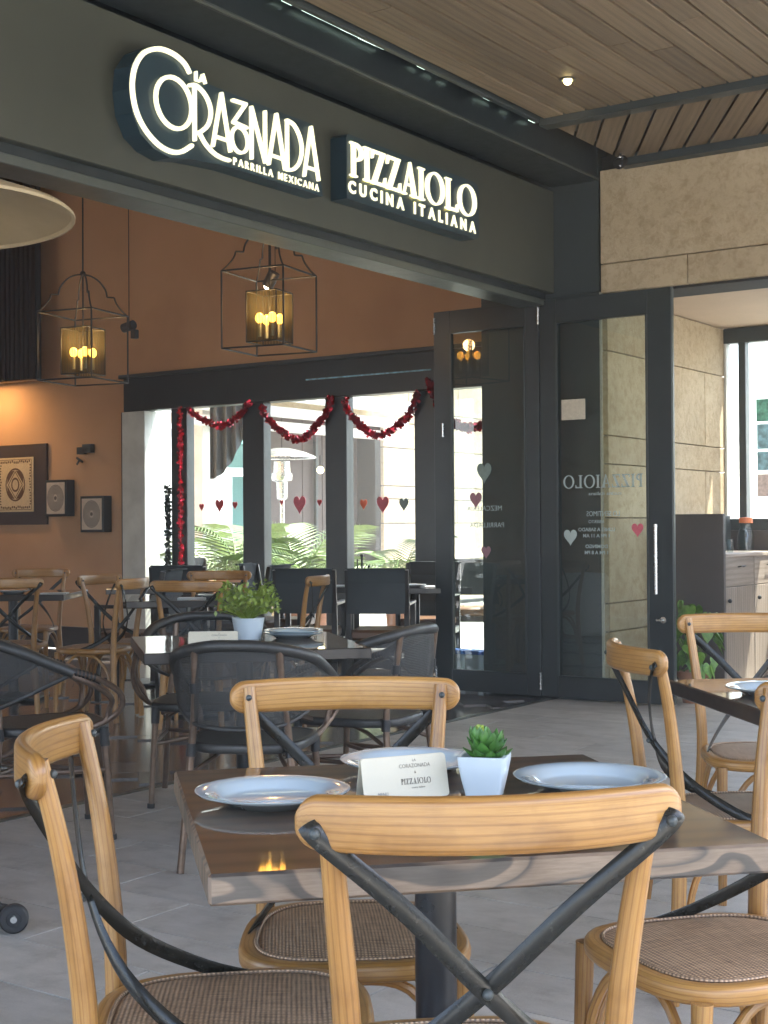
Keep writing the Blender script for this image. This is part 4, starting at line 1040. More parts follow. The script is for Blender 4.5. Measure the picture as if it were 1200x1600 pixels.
# ------------------------------------------------------------------ tables
def table(label, c, axis, sx, sy, post=True, group='wooden dining tables', near=False, th=.042, H_=.75):
    t = thing('dining_table', label, 'table', (c[0], c[1], 0), math.atan2(axis[1], axis[0]), group)
    q = MB(); q.box((0, 0, H_-th/2), (sx, sy, th), .004, mi=1, top=0)
    o = part('table_top', q, [M['table'], M['table_edge'] if near else M['darkwood']], t, smooth=False)
    q = MB(); q.lathe([(.034, .02), (.034, H_-th)], seg=24); part('post', q, M['post'], t)
    q = MB(); q.box((0, 0, .012), (.42, .42, .016), .006); q.lathe([(.08, .02), (.06, .035), (.034, .05)], seg=20); part('base_plate', q, M['steel2'], t, smooth=False)
    return t
ax = Vector((.706, -.708)); 
table('glossy dark wood table in the foreground with a pale worn front edge', (1.935, 1.243), (-.724, .69), .80, .80, near=True)
table('dark wood table at the right edge holding one plate', (3.83-.745*.38+.667*.39, 1.65-.667*.38-.745*.39), (.667, -.745), .78, .76)
bB = Vector((4.196, 4.19)); dB = Vector((-.667, -.745)); rB = Vector((.745, -.667))
cB = bB+dB*.40+rB*.42
table('dark table among the black bistro chairs with a leafy plant and a menu card', (cB.x, cB.y), (.745, -.667), .84, .82)
def cam_table(label, px, depth, sx, sy, ang=0, group='tables inside the restaurant'):
    p = at(depth, (px-600)/2195*depth); a = Vector(rgt); a = Vector((a.x*math.cos(R(ang))-a.y*math.sin(R(ang)), a.x*math.sin(R(ang))+a.y*math.cos(R(ang))))
    table(label, (p.x, p.y), a, sx, sy, group=group); return p
tE = cam_table('restaurant table at the far left below the large picture', 20, 10.0, .9, .8)
tF = cam_table('restaurant table with a chair on each side below the concrete jamb', 305, 9.1, .85, .8, 8)
tF2 = cam_table('far restaurant table against the narrow window', 255, 10.9, .8, .8, 5)
tG = cam_table('restaurant table between the two black armchairs by the glass doors', 545, 10.9, .8, .8, 5)
tH = cam_table('restaurant table right of the second black armchair near the folded door', 648, 10.6, .75, .75, 5)

# ------------------------------------------------------------------ plates, card, pots
def plate_obj(label, loc, r=.13, group='plates'):
    t = thing('plate', label, 'plate', loc, 0, group)
    q = MB(); q.lathe([(.001, .006), (r*.60, .007), (r*.66, .010), (r*.74, .019), (r*.98, .024), (r, .0235), (r*.985, .0205), (r*.72, .012), (r*.58, .0), (.001, .0)], seg=64); part('dish', q, M['porcelain'], t, angle=70)
    return t
plate_obj('pale blue plate on the left half of the foreground table', (1.785, 1.461, .7502), .127)
plate_obj('pale blue plate behind the backrest on the right half of the foreground table', (2.178, 1.085, .7502), .13)
plate_obj('pale plate half hidden behind the menu card on the foreground table', (2.16, 1.44, .7502), .13)
plate_obj('pale blue plate on the table at the right edge', (3.63, 1.27, .7502), .125)
for i in range(2):
    plate_obj(('lower','upper')[i]+' white plate of the pair stacked behind the leafy plant', (4.50, 3.57, .7502+i*.0095), .125, 'stacked plates on the bistro table')
def card(label, p0, p1, h=.068):
    p0, p1 = Vector(p0), Vector(p1); al = (p1-p0); wd = al.length; al.normalize(); t = thing('menu_card', label, 'card', (p0.x, p0.y, .7505), math.atan2(al.y, al.x), 'table tent menu cards')
    back = Vector((0, 1, 0)); lean = R(14)
    ex, ey = Vector((1, 0, 0)), Vector((0, math.sin(lean), math.cos(lean)))
    q = MB(); pts = [(x_+wd/2, y_+h/2) for x_, y_ in rrect(wd, h, .006, 3)]
    q.prism(pts, -.0015, (0, 0, 0), ex, ey); part('front_face', q, M['card'], t, smooth=False)
    q = MB(); ey2 = Vector((0, -math.sin(lean), math.cos(lean))); q.prism(pts, -.0015, (0, 2*h*math.sin(lean)+.0015, 0), ex, ey2); part('rear_face', q, M['card'], t, smooth=False)
    n = ex.cross(ey)*.0004
    def tx(s, cx, cz, size, mt, sx=1): put_text('print', s, size, M[mt], t, axes(ex*(cx*wd)+ey*(cz*h)+n, ex, ey), ext=.0001, sx=sx)
    tx('LA', .62, .86, .006, 'printink'); tx('CORAZONADA', .62, .72, .009, 'printink', .9); tx('&', .62, .58, .006, 'printink'); tx('MENU', .22, .12, .0085, 'ink', .8)
    cx = .44*wd
    for ch, w_ in zip('PIZZAIOLO', (.5, .28, .6, .6, .75, .28, .8, .5, .8)):
        hh = .0095; serif_letter(t, ch, w_*hh, hh, axes(ex*cx+ey*(.34*h)+n, ex, ey), M['printink'], .0001, 'print'); cx += (w_+.09)*hh
    tx('cucina italiana', .64, .24, .0045, 'printink'); return t
card('cream menu card standing before the succulent on the foreground table', (1.86, 1.33), (1.995, 1.252), .071)
card('cream menu card beside the leafy plant on the bistro table', (3.905, 3.60), (4.02, 3.455), .062)
def tapered_pot(parent, w0, w1, h, mat):
    q = MB(); lv = [(w0, 0), (w0+(w1-w0)*.55, h*.45), (w0+(w1-w0)*.9, h*.8), (w1, h), (w1-.012, h), (w1-.016, h-.012)]
    base = len(q.v)
    for w_, z_ in lv:
        for x_, y_ in rrect(w_, w_, .006, 2): q.v.append((x_, y_, z_))
    n = 12
    for i in range(len(lv)-1):
        for j in range(n):
            j2 = (j+1) % n; q.face([base+i*n+j, base+i*n+j2, base+(i+1)*n+j2, base+(i+1)*n+j], [(0, 0)]*4)
    q.face([base+j for j in range(n)][::-1], [(0, 0)]*n); q.face([base+(len(lv)-1)*n+j for j in range(n)], [(0, 0)]*n, 1)
    return part('pot', q, [mat, M['black']], parent, angle=50)
su = thing('potted_succulent', 'small green succulent in a tapered white square pot on the foreground table', 'plant', (2.030, 1.205, .7502), face_dir(fwd)+R(-14))
tapered_pot(su, .056, .080, .068, M['potwhite'])
lf = MB(); lf.sweep([Vector((0, y_, z_)) for y_, z_ in ((0, 0), (.008, .001), (.018, .004), (.027, .010), (.034, .018))], [(math.cos(2*math.pi*j/8), math.sin(2*math.pi*j/8)) for j in range(8)], (0, 0, 1), [(.003, .002), (.007, .004), (.0095, .0045), (.008, .003), (.001, .0006)])
lfm = lf.mesh('leaf', M['leafdk']); lfm2 = lfm.copy(); lfm2.materials[0] = M['leafyl']
for k_, (n, el, s_) in enumerate(((11, -10, 1.15), (11, 6, 1.1), (10, 24, 1.0), (8, 42, .85), (6, 60, .7), (4, 76, .55))):
    for i in range(n): link('leaf', lfm2 if k_ >= 4 else lfm, su, (rnd.uniform(-.004, .004)+(.006 if k_ < 3 else -.008), rnd.uniform(-.004, .004), .066+k_*.006), (R(el+rnd.uniform(-7, 7)), 0, 2*math.pi*(i+.5*(k_ % 2))/n+rnd.uniform(-.1, .1))).scale = (s_, s_, s_)
bp = thing('bushy_herb', 'bushy bright green herb in a round white pot on the bistro table', 'plant', (4.37, 3.70, .7502))
q = MB(); q.lathe([(.001, 0), (.052, 0), (.066, .085), (.062, .085), (.055, .07), (.001, .07)], seg=24); part('pot', q, M['potwhite'], bp)
q = MB()
for i in range(620):
    a = rnd.uniform(0, 2*math.pi); e = rnd.uniform(-.15, 1.0); rad = rnd.uniform(.25, 1)**.6
    p = Vector((math.cos(a)*.135*rad*math.cos(e*.9), math.sin(a)*.135*rad*math.cos(e*.9), .125+.115*rad*math.sin(e*1.3)))
    d = Vector([rnd.gauss(0, 1) for _ in range(3)]).normalized(); s3 = d.cross(Vector((rnd.random(), rnd.random(), 1))).normalized(); sz = rnd.uniform(.008, .015)
    i0 = len(q.v); q.v += [tuple(p-d*sz), tuple(p+s3*sz*.6), tuple(p+d*sz), tuple(p-s3*sz*.6)]; q.face([i0, i0+1, i0+2, i0+3], [(0, 0)]*4)
    if i % 6 == 0: q.tube([(0, 0, .07), tuple(p*.5+Vector((0, 0, .04))), tuple(p)], .0015, 4)
part('foliage', q, M['leafyl'], bp, smooth=False, kind='stuff')

# potted pothos beside the door leaf
pp = thing('potted_plant', 'broad leaved green plant in a terracotta pot beside the open door leaf', 'plant', (8.99, 3.70, 0)); pp.scale = (.8, .8, .86)
q = MB(); q.lathe([(.001, 0), (.085, 0), (.12, .20), (.135, .20), (.135, .245), (.118, .245), (.11, .22), (.001, .22)], seg=24); part('pot', q, M['terracotta'], pp)
q = MB(); hp = [(a*.12, b_*.15) for a, b_ in heart()]; base = len(q.v)
for x_, y_ in hp: q.v.append((x_, y_-.01, -.9*(x_*x_)*2-abs(y_)*.08))
q.v.append((0, .02, .004)); c_ = len(q.v)-1
for i in range(26): q.face([base+i, base+(i+1) % 26, c_], [(0, 0)]*3)
ppl = q.mesh('leaf', M['leaf'])
for i in range(64):
    a = rnd.uniform(0, 2*math.pi); h_ = rnd.uniform(.22, .78); rad = (.06+.25*math.sin(math.pi*min(1, (h_-.1)/.75)))*rnd.uniform(.5, 1)
    o = link('leaf', ppl, pp, (rad*math.cos(a), rad*math.sin(a), h_), (R(rnd.uniform(35, 100)), R(rnd.uniform(-25, 25)), a+R(90)+rnd.uniform(-.5, .5))); s_ = rnd.uniform(.65, 1.15); o.scale = (s_, s_, s_)
q = MB()
for i in range(14):
    a = i*.45; q.tube([(0, 0, .2), (.07*math.cos(a), .07*math.sin(a), .4), (.17*math.cos(a), .17*math.sin(a), rnd.uniform(.45, .7))], .004, 5, res=3)
part('stems', q, M['stem'], pp)

# ------------------------------------------------------------------ black bistro armchair
def build_bistro():
    t = thing('bistro_armchair', 'x', 'chair')
    half = [(0, -.285, .792), (.09, -.282, .790), (.18, -.245, .773), (.245, -.165, .745), (.275, -.05, .695), (.285, .04, .655)]
    rim = [(-x_, y_, z_) for x_, y_, z_ in half[::-1]]+half[1:]
    q = MB(); q.tube(rim, .021, 12, res=4); part('top_rim', q, M['rim'], t)
    low = [(0, -.262, .50), (.09, -.258, .505), (.17, -.225, .52), (.232, -.15, .56), (.268, -.05, .61), (.284, .03, .648)]
    rimc, lowc = cr(rim, 4), cr([(-x_, y_, z_) for x_, y_, z_ in low[::-1]]+low[1:], 4)
    q = MB(); n = len(rimc)-1
    def fn(u, v):
        i = min(n, int(round(u*n))); a = rimc[i]; b_ = lowc[i]; p = a.lerp(b_, v); d = Vector((p.x, p.y, 0)); return p+(d.normalized()*.012*math.sin(math.pi*v) if d.length > 0 else d)
    q.grid(fn, n, 6, uvs=(.9, .3)); part('woven_back', q, M['mesh'], t)
    q = MB(); q.tube(lowc, .008, 8); part('lower_rim', q, M['rim'], t)
    for s_ in (-1, 1):
        for off in (0, 1):
            q = MB(); q.tube([(s_*.283, .02, .665-off*.015), (s_*.288, .12, .635-off*.03), (s_*(.288-off*.012), .215-off*.03, .575-off*.02), (s_*(.27-off*.02), .225-off*.04, .51), (s_*.235, .165, .455), (s_*.205, .06, .425)], .0115, 8, res=4); o = part('arm_tube', q, M['bronze'], t)
            if off == 0:
                q = MB()
                for k_ in range(7): q.lathe([(.0155, -.004), (.017, 0), (.0155, .004)], (s_*(.2835+.0006*k_), .035+.014*k_, .662-.0045*k_), 10, rot=Matrix.Rotation(R(80), 3, 'X'))
                part('binding', q, M['black'], o)
        q = MB(); q.tube([(s_*.15, -.268, .775), (s_*.155, -.245, .62), (s_*.175, -.215, .43), (s_*.205, -.265, 0)], .0135, 10, res=4); o = part('rear_leg', q, M['bronze'], t)
        q = MB(); q.tube([(s_*.155, -.250, .66), (s_*.1545, -.246, .625)], .018, 10); part('binding', q, M['black'], o)
        q = MB(); q.tube([(s_*.1745, -.216, .445), (s_*.178, -.216, .40)], .018, 10); part('binding', q, M['black'], o)
        q = MB(); q.tube([(s_*.195, .175, .42), (s_*.215, .205, 0)], [.0135, .012], 10); o = part('front_leg', q, M['bronze'], t)
        q = MB(); q.tube([(s_*.195, .176, .43), (s_*.198, .180, .36)], .018, 10); part('binding', q, M['black'], o)
        q = MB(); q.tube([(s_*.2145, .204, .02), (s_*.2155, .205, .0)], .016, 8); part('foot_cap', q, M['black'], o)
        q = MB(); q.tube([(s_*.19, -.235, .27), (s_*.205, .187, .27)], .0095, 8); q.tube([(s_*.19, -.235, .33), (s_*.10, -.03, .40), (s_*.17, .15, .40)], .0085, 8, res=3); part('stretcher', q, M['bronze'], t)
    q = MB(); q.tube([(-.19, -.235, .27), (.0, -.1, .27), (.205, .187, .27)], .0095, 8); q.tube([(.19, -.235, .275), (0, -.1, .275), (-.205, .187, .275)], .0095, 8); part('stretcher', q, M['bronze'], t)
    ol = []
    for i in range(36):
        a = 2*math.pi*i/36; c, s_ = math.cos(a), math.sin(a); x_ = abs(c)**(2/3.4)*(1 if c > 0 else -1); y_ = abs(s_)**(2/3.4)*(1 if s_ > 0 else -1); ol.append((x_*(.205+.02*y_), -.01+y_*.215))
    q = MB(); q.sweep([Vector((x_, y_, .428)) for x_, y_ in ol], rrect(.03, .036, .012, 3), (0, 0, 1), None, True); part('seat_rim', q, M['rim'], t)
    q = MB(); q.prism(ol, .016, (0, 0, .428)); q.uv = q.uv; part('woven_seat', q, M['weave'], t, smooth=False)
    return t
bst = build_bistro()
def place_bi(label, loc, d, first=False):
    if first: bst.location = (loc[0], loc[1], 0); bst.rotation_euler = (0, 0, face_dir(d)); bst['label'] = label; bst['group'] = 'black bistro armchairs'; return
    copy_thing(bst, label, (loc[0], loc[1], 0), face_dir(d), 'black bistro armchairs')
def cam_dir(a, b_): return (fwd[0]*a+rgt[0]*b_, fwd[1]*a+rgt[1]*b_)
p = at(5.13, (391-600)/2195*5.05); place_bi('black bistro armchair with its back to the camera before the leafy plant', (p.x, p.y), cam_dir(1, .12), True)
p = at(5.55, -1.33); place_bi('black bistro armchair at the left edge facing right', (p.x, p.y), cam_dir(.45, 1))
p = at(5.75, (560-600)/2195*5.6); place_bi('black bistro armchair turned towards the left in front of the armchairs by the glass', (p.x, p.y), cam_dir(.55, -1))
p = at(6.25, (318-600)/2195*6.25); place_bi('black bistro armchair behind the menu card on the bistro table', (p.x, p.y), cam_dir(-1, .05))

# ------------------------------------------------------------------ interior chairs
def ccb(label, px, depth, d):
    p = at(depth, (px-600)/2195*depth); place_cb(label, (p.x, p.y), d, GI)
ccb('cross-back chair with its back to the camera at the far left table', 20, 9.25, cam_dir(1, -.1))
ccb('cross-back chair on the wall side of the far left table', 45, 10.75, cam_dir(-1, -.1))
ccb('cross-back chair in the aisle facing left away from the middle table', 147, 8.9, cam_dir(.25, -1))
ccb('second aisle chair facing right beyond the one that faces left', 205, 9.35, cam_dir(-.5, 1))
ccb('cross-back chair with its back to the camera at the middle table', 310, 8.6, cam_dir(1, .1))
ccb('cross-back chair on the window side of the middle table', 335, 9.9, cam_dir(-1, .0))
ccb('cross-back chair seen edge on left of the first black armchair', 435, 9.2, cam_dir(.25, -1))
def build_armchair():
    t = thing('dark_armchair', 'x', 'chair')
    for s_ in (-1, 1):
        q = MB(); q.box((s_*.205, .20, .325), (.038, .038, .65), .004); part('front_leg', q, M['darkwood'], t, smooth=False)
        q = MB(); q.sweep([(s_*.205, -.24, 0), (s_*.205, -.21, .42), (s_*.205, -.22, .60), (s_*.205, -.27, .90)], rrect(.038, .034, .005, 1), (0, 1, 0)); part('rear_leg', q, M['darkwood'], t, smooth=False)
        q = MB(); q.box((s_*.205, -.01, .66), (.045, .46, .025), .006); part('armrest', q, M['darkwood'], t, smooth=False)
        q = MB(); q.box((s_*.205, -.01, .38), (.03, .40, .05), .004); part('side_rail', q, M['darkwood'], t, smooth=False)
    q = MB(); q.grid(lambda u, v: Vector(((u-.5)*.40, -.235-.06*v-.018*math.sin(math.pi*u), .60+.31*v)), 10, 3, uvs=(.5, .3)); q.grid(lambda u, v: Vector(((u-.5)*.40, -.255-.06*v-.018*math.sin(math.pi*u), .91-.31*v)), 10, 3, uvs=(.5, .3)); q.box((0, -.315, .908), (.40, .022, .012), .003)
    part('back_panel', q, M['canvas'], t)
    q = MB(); q.box((0, 0, .445), (.39, .44, .07), .025); part('seat_cushion', q, M['leather'], t)
    q = MB(); q.box((0, .19, .38), (.37, .03, .05), .004); q.box((0, -.2, .38), (.37, .03, .05), .004); part('seat_rail', q, M['darkwood'], t, smooth=False)
    return t
dac = build_armchair(); first = [True]
def place_da(label, px, depth, d):
    p = at(depth, (px-600)/2195*depth)
    if first[0]:
        first[0] = False; dac.location = (p.x, p.y, 0); dac.rotation_euler = (0, 0, face_dir(d)); dac['label'] = label; dac['group'] = 'dark armchairs by the glass'; return
    copy_thing(dac, label, (p.x, p.y, 0), face_dir(d), 'dark armchairs by the glass')
place_da('black armchair with its back to the camera, left of the two before the glass doors', 485, 10.1, cam_dir(1, .12))
place_da('black armchair with its back to the camera nearest the folded door', 595, 10.0, cam_dir(1, .12))
place_da('dark armchair facing the camera behind the right hand inside table', 668, 11.15, cam_dir(-1, -.2))
place_da('dark armchair facing right at the back of the left black armchair', 440, 11.2, cam_dir(-.2, 1))
place_da('dark armchair facing right beside the concrete jamb', 210, 9.9, cam_dir(.15, -1))
place_da('dark armchair with its back to the camera below the narrow window', 290, 11.1, cam_dir(1, .1))
place_da('dark armchair turned left at the middle of the window tables', 385, 11.0, cam_dir(.3, -1))
# table settings inside
def nap(label, px, depth, n=1, rot=0):
    for i in range(n):
        p = at(depth, (px-600)/2195*depth, .7502+i*.009); q = MB(); q.box((0, 0, .004), (.18, .10, .008), .003); solo('napkin', q, M['tray'], label, 'napkin', 'napkins on the inside tables', loc=p, rot=(0, 0, face_dir(fwd)+rot), smooth=False)
for px, d, lb in ((85, 9.75, 'folded white napkin at the right end of the far left table'), (300, 8.95, 'folded white napkin on the front of the middle table'), (372, 9.25, 'folded white napkin on the window side of the middle table'), (245, 10.8, 'folded white napkin on the far table by the narrow window'), (530, 10.7, 'folded white napkin between the two black armchairs'), (660, 10.45, 'folded white napkin on the table next to the folded door')):
    nap(lb, px, d)
for px, d, lb in ((20, 9.8, 'white plate on the far left table'), (335, 9.0, 'white plate on the middle table'), (640, 10.4, 'white plate on the table next to the folded door')):
    plate_obj(lb, at(d, (px-600)/2195*d, .7502), .12, 'plates inside')
t = thing('table_candelabra', 'small dark branching holder on the table between the black armchairs', 'candle holder', at(10.9, (565-600)/2195*10.9, .7502))
q = MB(); q.tube([(0, 0, 0), (0, 0, .22)], .008, 6); q.tube([(0, 0, .02), (.06, 0, .06), (.09, 0, .13)], .007, 6, res=3); q.tube([(0, 0, .02), (-.05, 0, .08), (-.06, 0, .2)], .006, 6, res=3); part('branches', q, M['black'], t)
q = MB(); q.ball((0, 0, .225), .014, 8, 6); q.ball((.095, 0, .14), .012, 8, 6); part('cups', q, M['black'], t)
for i in range(3):
    t = thing('storage_crate', ('white crate with a blue rim, nearest the door stile', 'white crate with a blue rim, middle of the three on the floor', 'white crate with a blue rim, right one of the three')[i]+' by the glass', 'crate', (9.25, 5.72-i*.16, 0), 0, 'blue rimmed crates')
    q = MB(); q.box((0, 0, .11), (.14, .13, .22), .01); part('body', q, M['tray'], t, smooth=False); q = MB(); q.box((0, 0, .235), (.15, .14, .03), .006); part('rim', q, M['blue'], t, smooth=False)

# ------------------------------------------------------------------ patio heaters
def heater(label, c, s=1., tilt=0, rz=0, mat='heater'):
    t = thing('patio_heater', label, 'patio heater', c, rz, 'mushroom patio heaters')
    q = MB(); rt = Matrix.Rotation(R(tilt), 3, 'X')
    q.lathe([(.001, .12), (.10, .115), (.28, .07), (.415, .015), (.432, .0), (.432, -.010), (.424, -.010), (.42, .0), (.27, .055), (.10, .098), (.001, .10)], (0, 0, 2.17), 48, rot=rt); r_ = part('reflector', q, M[mat], t)
    q = MB()
    for a in (20, 140, 260):
        q.ball(Vector((.36*math.cos(R(a)), .36*math.sin(R(a)), 2.19)), .010, 8, 6)
    q.tube([(.09*math.cos(R(a)), .09*math.sin(R(a)), 2.245) for a in range(0, 360, 30)], .006, 6, closed=True); part('fixing_ring', q, M['steel'], r_)
    q = MB(); q.lathe([(.10, 2.12), (.105, 1.98), (.13, 1.97), (.13, 1.90), (.12, 1.88), (.07, 1.86), (.065, 1.66), (.03, 1.63), (.001, 1.63)], seg=28); q.lathe([(.095, 2.12), (.001, 2.13)], seg=28); part('burner', q, M['chrome'], t)
    q = MB(); q.tube([(0, 0, .75), (0, 0, 1.66)], .028, 14); part('pole', q, M['chrome'], t)
    q = MB(); q.lathe([(.165, .10), (.165, .72), (.14, .78), (.001, .80)], seg=32); part('tank_housing', q, M['heater'], t)
    q = MB(); q.lathe([(.001, .10), (.165, .10), (.175, .06), (.175, .03), (.001, .03)], seg=32); part('base', q, M['black'], t)
    return t
hc = (2.78, 3.62, 0); h1 = heater('patio heater at the left edge with its dome reflector above and wheel below', hc, tilt=-3)
wv_ = at(4.18, -1.106); dx, dy = wv_.x-hc[0], wv_.y-hc[1]
for k_, off in enumerate((0, .055)):
    q = MB(); px_, py_ = dx-off*R2.x*1.1-.0, dy-off*R2.y*1.1+off*.5
    ang = math.atan2(F2.y, F2.x)
    rt = Matrix.Rotation(ang+R(12), 3, 'Z') @ Matrix.Rotation(R(90), 3, 'Y')
    q.lathe([(.001, -.012), (.020, -.012), (.022, -.016), (.037, -.016), (.043, -.010), (.043, .010), (.037, .016), (.001, .016)], (px_, py_, .045+off*.35), 24, rot=rt); wh = part('wheel', q, M['black'], h1)
    q = MB(); q.lathe([(.001, -.018), (.010, -.018), (.012, -.012)], (px_, py_, .045+off*.35), 14, rot=rt); part('hub', q, M['chrome'], wh)
q = MB(); q.box((dx*.55, dy*.55, .06), (.22, .05, .035), .006, Matrix.Rotation(math.atan2(dy, dx), 3, 'Z')); part('wheel_bracket', q, M['black'], h1, smooth=False)
p = at(17.5, (441-600)/2195*17.5); heater('stainless patio heater standing outdoors behind the glass doors', (p.x, p.y, -.1), mat='chrome')

# ------------------------------------------------------------------ outdoors beyond the glass
g = MB(); g.box((22, 12.5, -.085), (24, 30, .05)); solo('courtyard_paving', g, M['street'], kind='structure', smooth=False)
ow = thing('courtyard_stone_wall', 'sandstone block wall across the courtyard with a dark recessed doorway', 'wall')
OY = 12.0
q = MB(); q.box((21.6, OY+.3, 3.2), (8.6, .5, 6.4)); q.box((15.9, OY+.3, 4.6), (2.9, .5, 3.6)); part('core', q, M['grout'], ow, smooth=False)
zs = [0, .47, .665, 1.25, 1.62, 1.815, 2.395, 2.78, 2.98, 3.56, 3.76, 4.34, 4.9]
for i in range(len(zs)-1):
    x0 = 17.3 if zs[i+1] < 2.79 else 14.45; x_ = x0; k_ = i
    while x_ < 25.5:
        ln = 2.1 if k_ % 2 else 1.45; ln = min(ln, 25.9-x_); q = MB(); q.box((0, 0, 0), (ln-.014, .06, zs[i+1]-zs[i]-.014), .006)
        part('stone_block', q, M['stone'], ow, (x_+ln/2, OY+.02, (zs[i]+zs[i+1])/2), smooth=False); x_ += ln; k_ += 1
ev = thing('added_shade_slab', 'unseen slab added high above the courtyard stone wall to shade it', 'sun blocker')
q = MB(); q.box((20, OY-.6, 6.5), (12.4, 1.8, .2)); part('slab', q, M['facade'], ev, smooth=False)  # slab added out of view to keep the sun off the stone wall
cl = thing('dark_cladding', 'dark brown panelled recess with a glazed door behind the outdoor heater', 'wall')
for i in range(5):
    q = MB(); q.box((15.05+i*.47+.2, OY+.5, 1.35), (.455, .05, 2.9), .006); part('panel', q, M['brownouter'], cl, smooth=False)
q = MB(); q.box((16.2, OY+.42, 1.3), (.05, .05, 2.8)); q.box((16.6, OY+.42, 1.3), (.05, .05, 2.8)); part('door_frame', q, M['steel'], cl, smooth=False)
co = thing('white_canopy', 'white horizontal canopy beam over the courtyard entrance', 'canopy')
for z_, dy_ in ((2.86, -.9), (2.68, -.65), (2.52, -.4)):
    q = MB(); q.box((14.6, OY+dy_, z_), (4.6, .18, .12), .01); part('beam', q, M['white'], co, smooth=False)
q = MB(); q.box((14.6, OY-.4, 2.94), (4.6, 1.2, .04)); part('roof_sheet', q, M['white'], co, smooth=False)
p = at(17.5, (315-600)/2195*17.5); q = MB(); q.box((0, 0, 2.4), (.30, .26, 5), .01); solo('concrete_column', q, M['concrete'], 'pale concrete column outdoors behind the leftmost glass door', 'column', loc=(p.x, p.y, -.1), rot=(0, 0, R(5)), smooth=False)
# dark canvas drape
p = at(14.9, (358-600)/2195*14.9, 1.2); dr_ = R2
q = MB()
def drape(u, v):
    lat = -.20+u*.42; top = 3.0; bot = 1.72-1.2+.78*(u**2.2)+.12*math.sin(u*9)
    z_ = (1.85-1.2 if False else 1.80-1.2)+0; zz_ = (1-v)*(top-1.2)+v*(.52+.62*u**2)
    return Vector((dr_.x*lat, dr_.y*lat, zz_))+Vector((F2.x, F2.y, 0))*(.05*math.sin(u*26))
q.grid(drape, 30, 8); q.grid(lambda u, v: drape(u, 1-v)+Vector((F2.x, F2.y, 0))*.012, 30, 8); solo('canvas_drape', q, M['canvas'], 'dark canvas drape hanging outside behind the leftmost glass door', 'drape', loc=p)
# far white buildings, awning
fb = thing('white_building', 'sunlit white building across the street seen through the left glass doors', 'building')
q = MB(); q.box((28, 36, 5), (60, 4, 10.4)); part('wall', q, M['facade'], fb, smooth=False)
for i in range(12):
    for j in range(2):
        q = MB(); q.box((3.2+i*4.6, 33.97, 2.2+j*3.4), (1.5, .1, 1.9)); wnd = part('window', q, M['concrete'], fb, smooth=False)
aw_ = thing('teal_shopfront', 'teal awning over a shopfront beyond the palms', 'awning', (0, 0, 0))
p = at(27, (398-600)/2195*27); rz_ = Matrix.Rotation(face_dir(fwd), 3, 'Z')
q = MB(); q.box((p.x, p.y, 2.75), (.95, .9, .5), .01, rz_ @ Matrix.Rotation(R(25), 3, 'X')); part('cloth', q, M['teal'], aw_, smooth=False)
q = MB(); q.box((p.x+F2.x*.5, p.y+F2.y*.5, 1.1), (.95, .1, 2.2), 0, rz_); part('shop_window', q, M['teal'], aw_, smooth=False)
lp = thing('wall_lamp', 'small lit amber wall lamp in the dark recess behind the heater', 'lamp', at(19.2, (501-600)/2195*19.2, 1.98)); q = MB(); q.ball((0, 0, 0), .05, 10, 8); part('bulb', q, M['lamp'], lp); q = MB(); q.tube([(0, 0, .05), (0, 0, .2)], .015, 6); part('stem', q, M['black'], lp)
# palms
fr = MB()
def frond(q, n=22, L_=1.0, bend=.55):
    pts = [Vector((0, L_*t_*(1-.15*t_), L_*(.75*t_-bend*t_*t_*1.4))) for t_ in [i/n for i in range(n+1)]]
    q.tube(pts, [.008, .002], 5)
    for i in range(3, n+1):
        t_ = i/n; ln = L_*.36*math.sin(math.pi*min(1, .12+t_*.86))+.04
        for s_ in (-1, 1):
            p = pts[i]; d = Vector((s_*.8, .62, -.18-.3*t_)).normalized(); e = p+d*ln; w_ = Vector((0, .016, .004)); m_ = p+d*ln*.5+Vector((0, 0, .03*ln))
            i0 = len(q.v); q.v += [tuple(p-w_*.4), tuple(p+w_*.4), tuple(m_+w_*.6), tuple(m_-w_*.6), tuple(e)]
            q.face([i0, i0+1, i0+2, i0+3], [(0, 0)]*4); q.face([i0+3, i0+2, i0+4], [(0, 0)]*3)
frond(fr); frm = fr.mesh('frond', M['palm'], False)
def palm(label, loc, n, s_, base_h=.35, kindp='pot', seed=0, mat=None):
    rg = random.Random(seed); t = thing('potted_palm', label, 'plant', loc, 0, 'courtyard palms')
    q = MB(); q.lathe([(.001, 0), (.14, 0), (.19, base_h), (.17, base_h), (.001, base_h-.03)], seg=20); part('pot', q, M['terracotta'], t)
    for i in range(n):
        o = link('frond', frm, t, (0, 0, base_h), (R(rg.uniform(-5, 45)), R(rg.uniform(-12, 12)), 2*math.pi*i/n+rg.uniform(-.3, .3))); k_ = s_*rg.uniform(.75, 1.15); o.scale = (k_, k_, k_)
    return t
def palm_at(label, px, d, n, s_, bh, seed): p = at(d, (px-600)/2195*d, -.1); palm(label, p, n, s_, bh, seed=seed)
palm_at('feathery palm standing outside behind the leftmost glass door', 368, 14.2, 13, 1.05, .8, 1)
palm_at('broad palm in front of the outdoor heater pole', 466, 14.6, 13, 1.2, .6, 2)
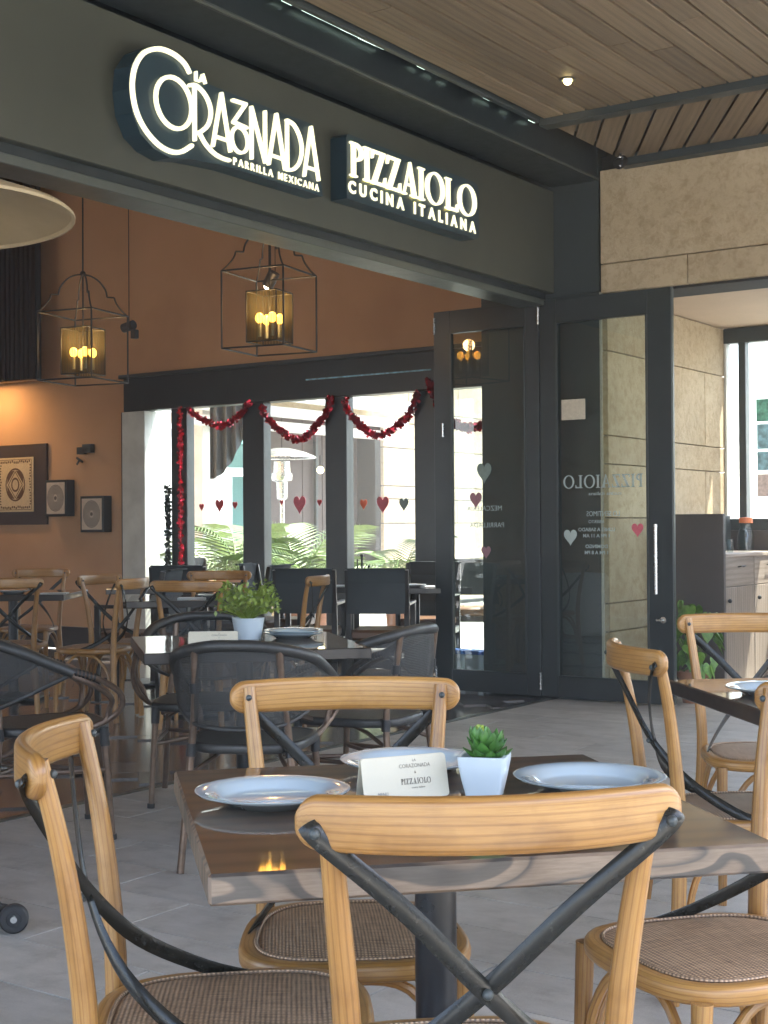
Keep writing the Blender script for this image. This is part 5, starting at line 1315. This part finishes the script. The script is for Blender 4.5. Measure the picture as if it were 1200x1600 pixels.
palm_at('spiky low palm to the right of the outdoor heater', 497, 15.2, 22, .75, .6, 3)
palm_at('small palm behind the second black armchair', 628, 14.2, 16, .75, .75, 4)
palm_at('drooping palm between the column and the dark drape', 340, 16.0, 14, 1.0, .7, 5)
# outdoor furniture beyond the glass
place_da('dark armchair outside the glass left of the palms', 345, 13.4, cam_dir(-.3, 1))
place_da('dark armchair outside the glass at the right behind the pane', 735, 12.6, cam_dir(1, .2))
table('outdoor table beyond the glass doors right of the palms', (at(13.2, .45).x, at(13.2, .45).y), rgt, .9, .8, group='courtyard tables')
# ------------------------------------------------------------------ behind the camera: street side hedge and building (for reflections and bounce)
hb_ = thing('street_building', 'pale building across the street behind the patio', 'building')
q = MB(); q.box((-2, -28, 4), (50, 4, 8.2)); part('wall', q, M['facade'], hb_, smooth=False)
for i in range(12):
    q = MB(); q.box((-24+i*4, -25.97, 3.2), (1.8, .1, 2.2)); part('window', q, M['brownpanel'], hb_, smooth=False)

gh = thing('gas_heater', 'white portable gas heater mirrored in the glass of the right door leaf', 'heater', (3.75, 6.8, 0), R(-60))
q = MB(); q.box((0, 0, .36), (.44, .36, .66), .04); part('body', q, M['white'], gh)
q = MB(); q.box((0, -.183, .45), (.36, .01, .26), .004); part('burner_recess', q, M['black'], gh, smooth=False)
q = MB(); q.box((0, -.19, .42), (.24, .008, .16), .004); part('ceramic_plate', q, M['inkgold'], gh, smooth=False)

# thin volume added over terrace and courtyard to imitate lens glare
hz = MB(); hz.box((10, 5, 4.7), (266, 266, 12.2))
hm = bpy.data.materials.new('glare_haze'); hm.use_nodes = True; ht = hm.node_tree; ht.nodes.clear()
ho = ht.nodes.new('ShaderNodeOutputMaterial'); hv = ht.nodes.new('ShaderNodeVolumePrincipled'); hv.inputs['Color'].default_value = (1, .985, .94, 1); hv.inputs['Density'].default_value = .0065; hv.inputs['Anisotropy'].default_value = .2
ht.links.new(hv.outputs[0], ho.inputs['Volume'])
solo('glare_haze', hz, hm, kind='stuff', smooth=False)
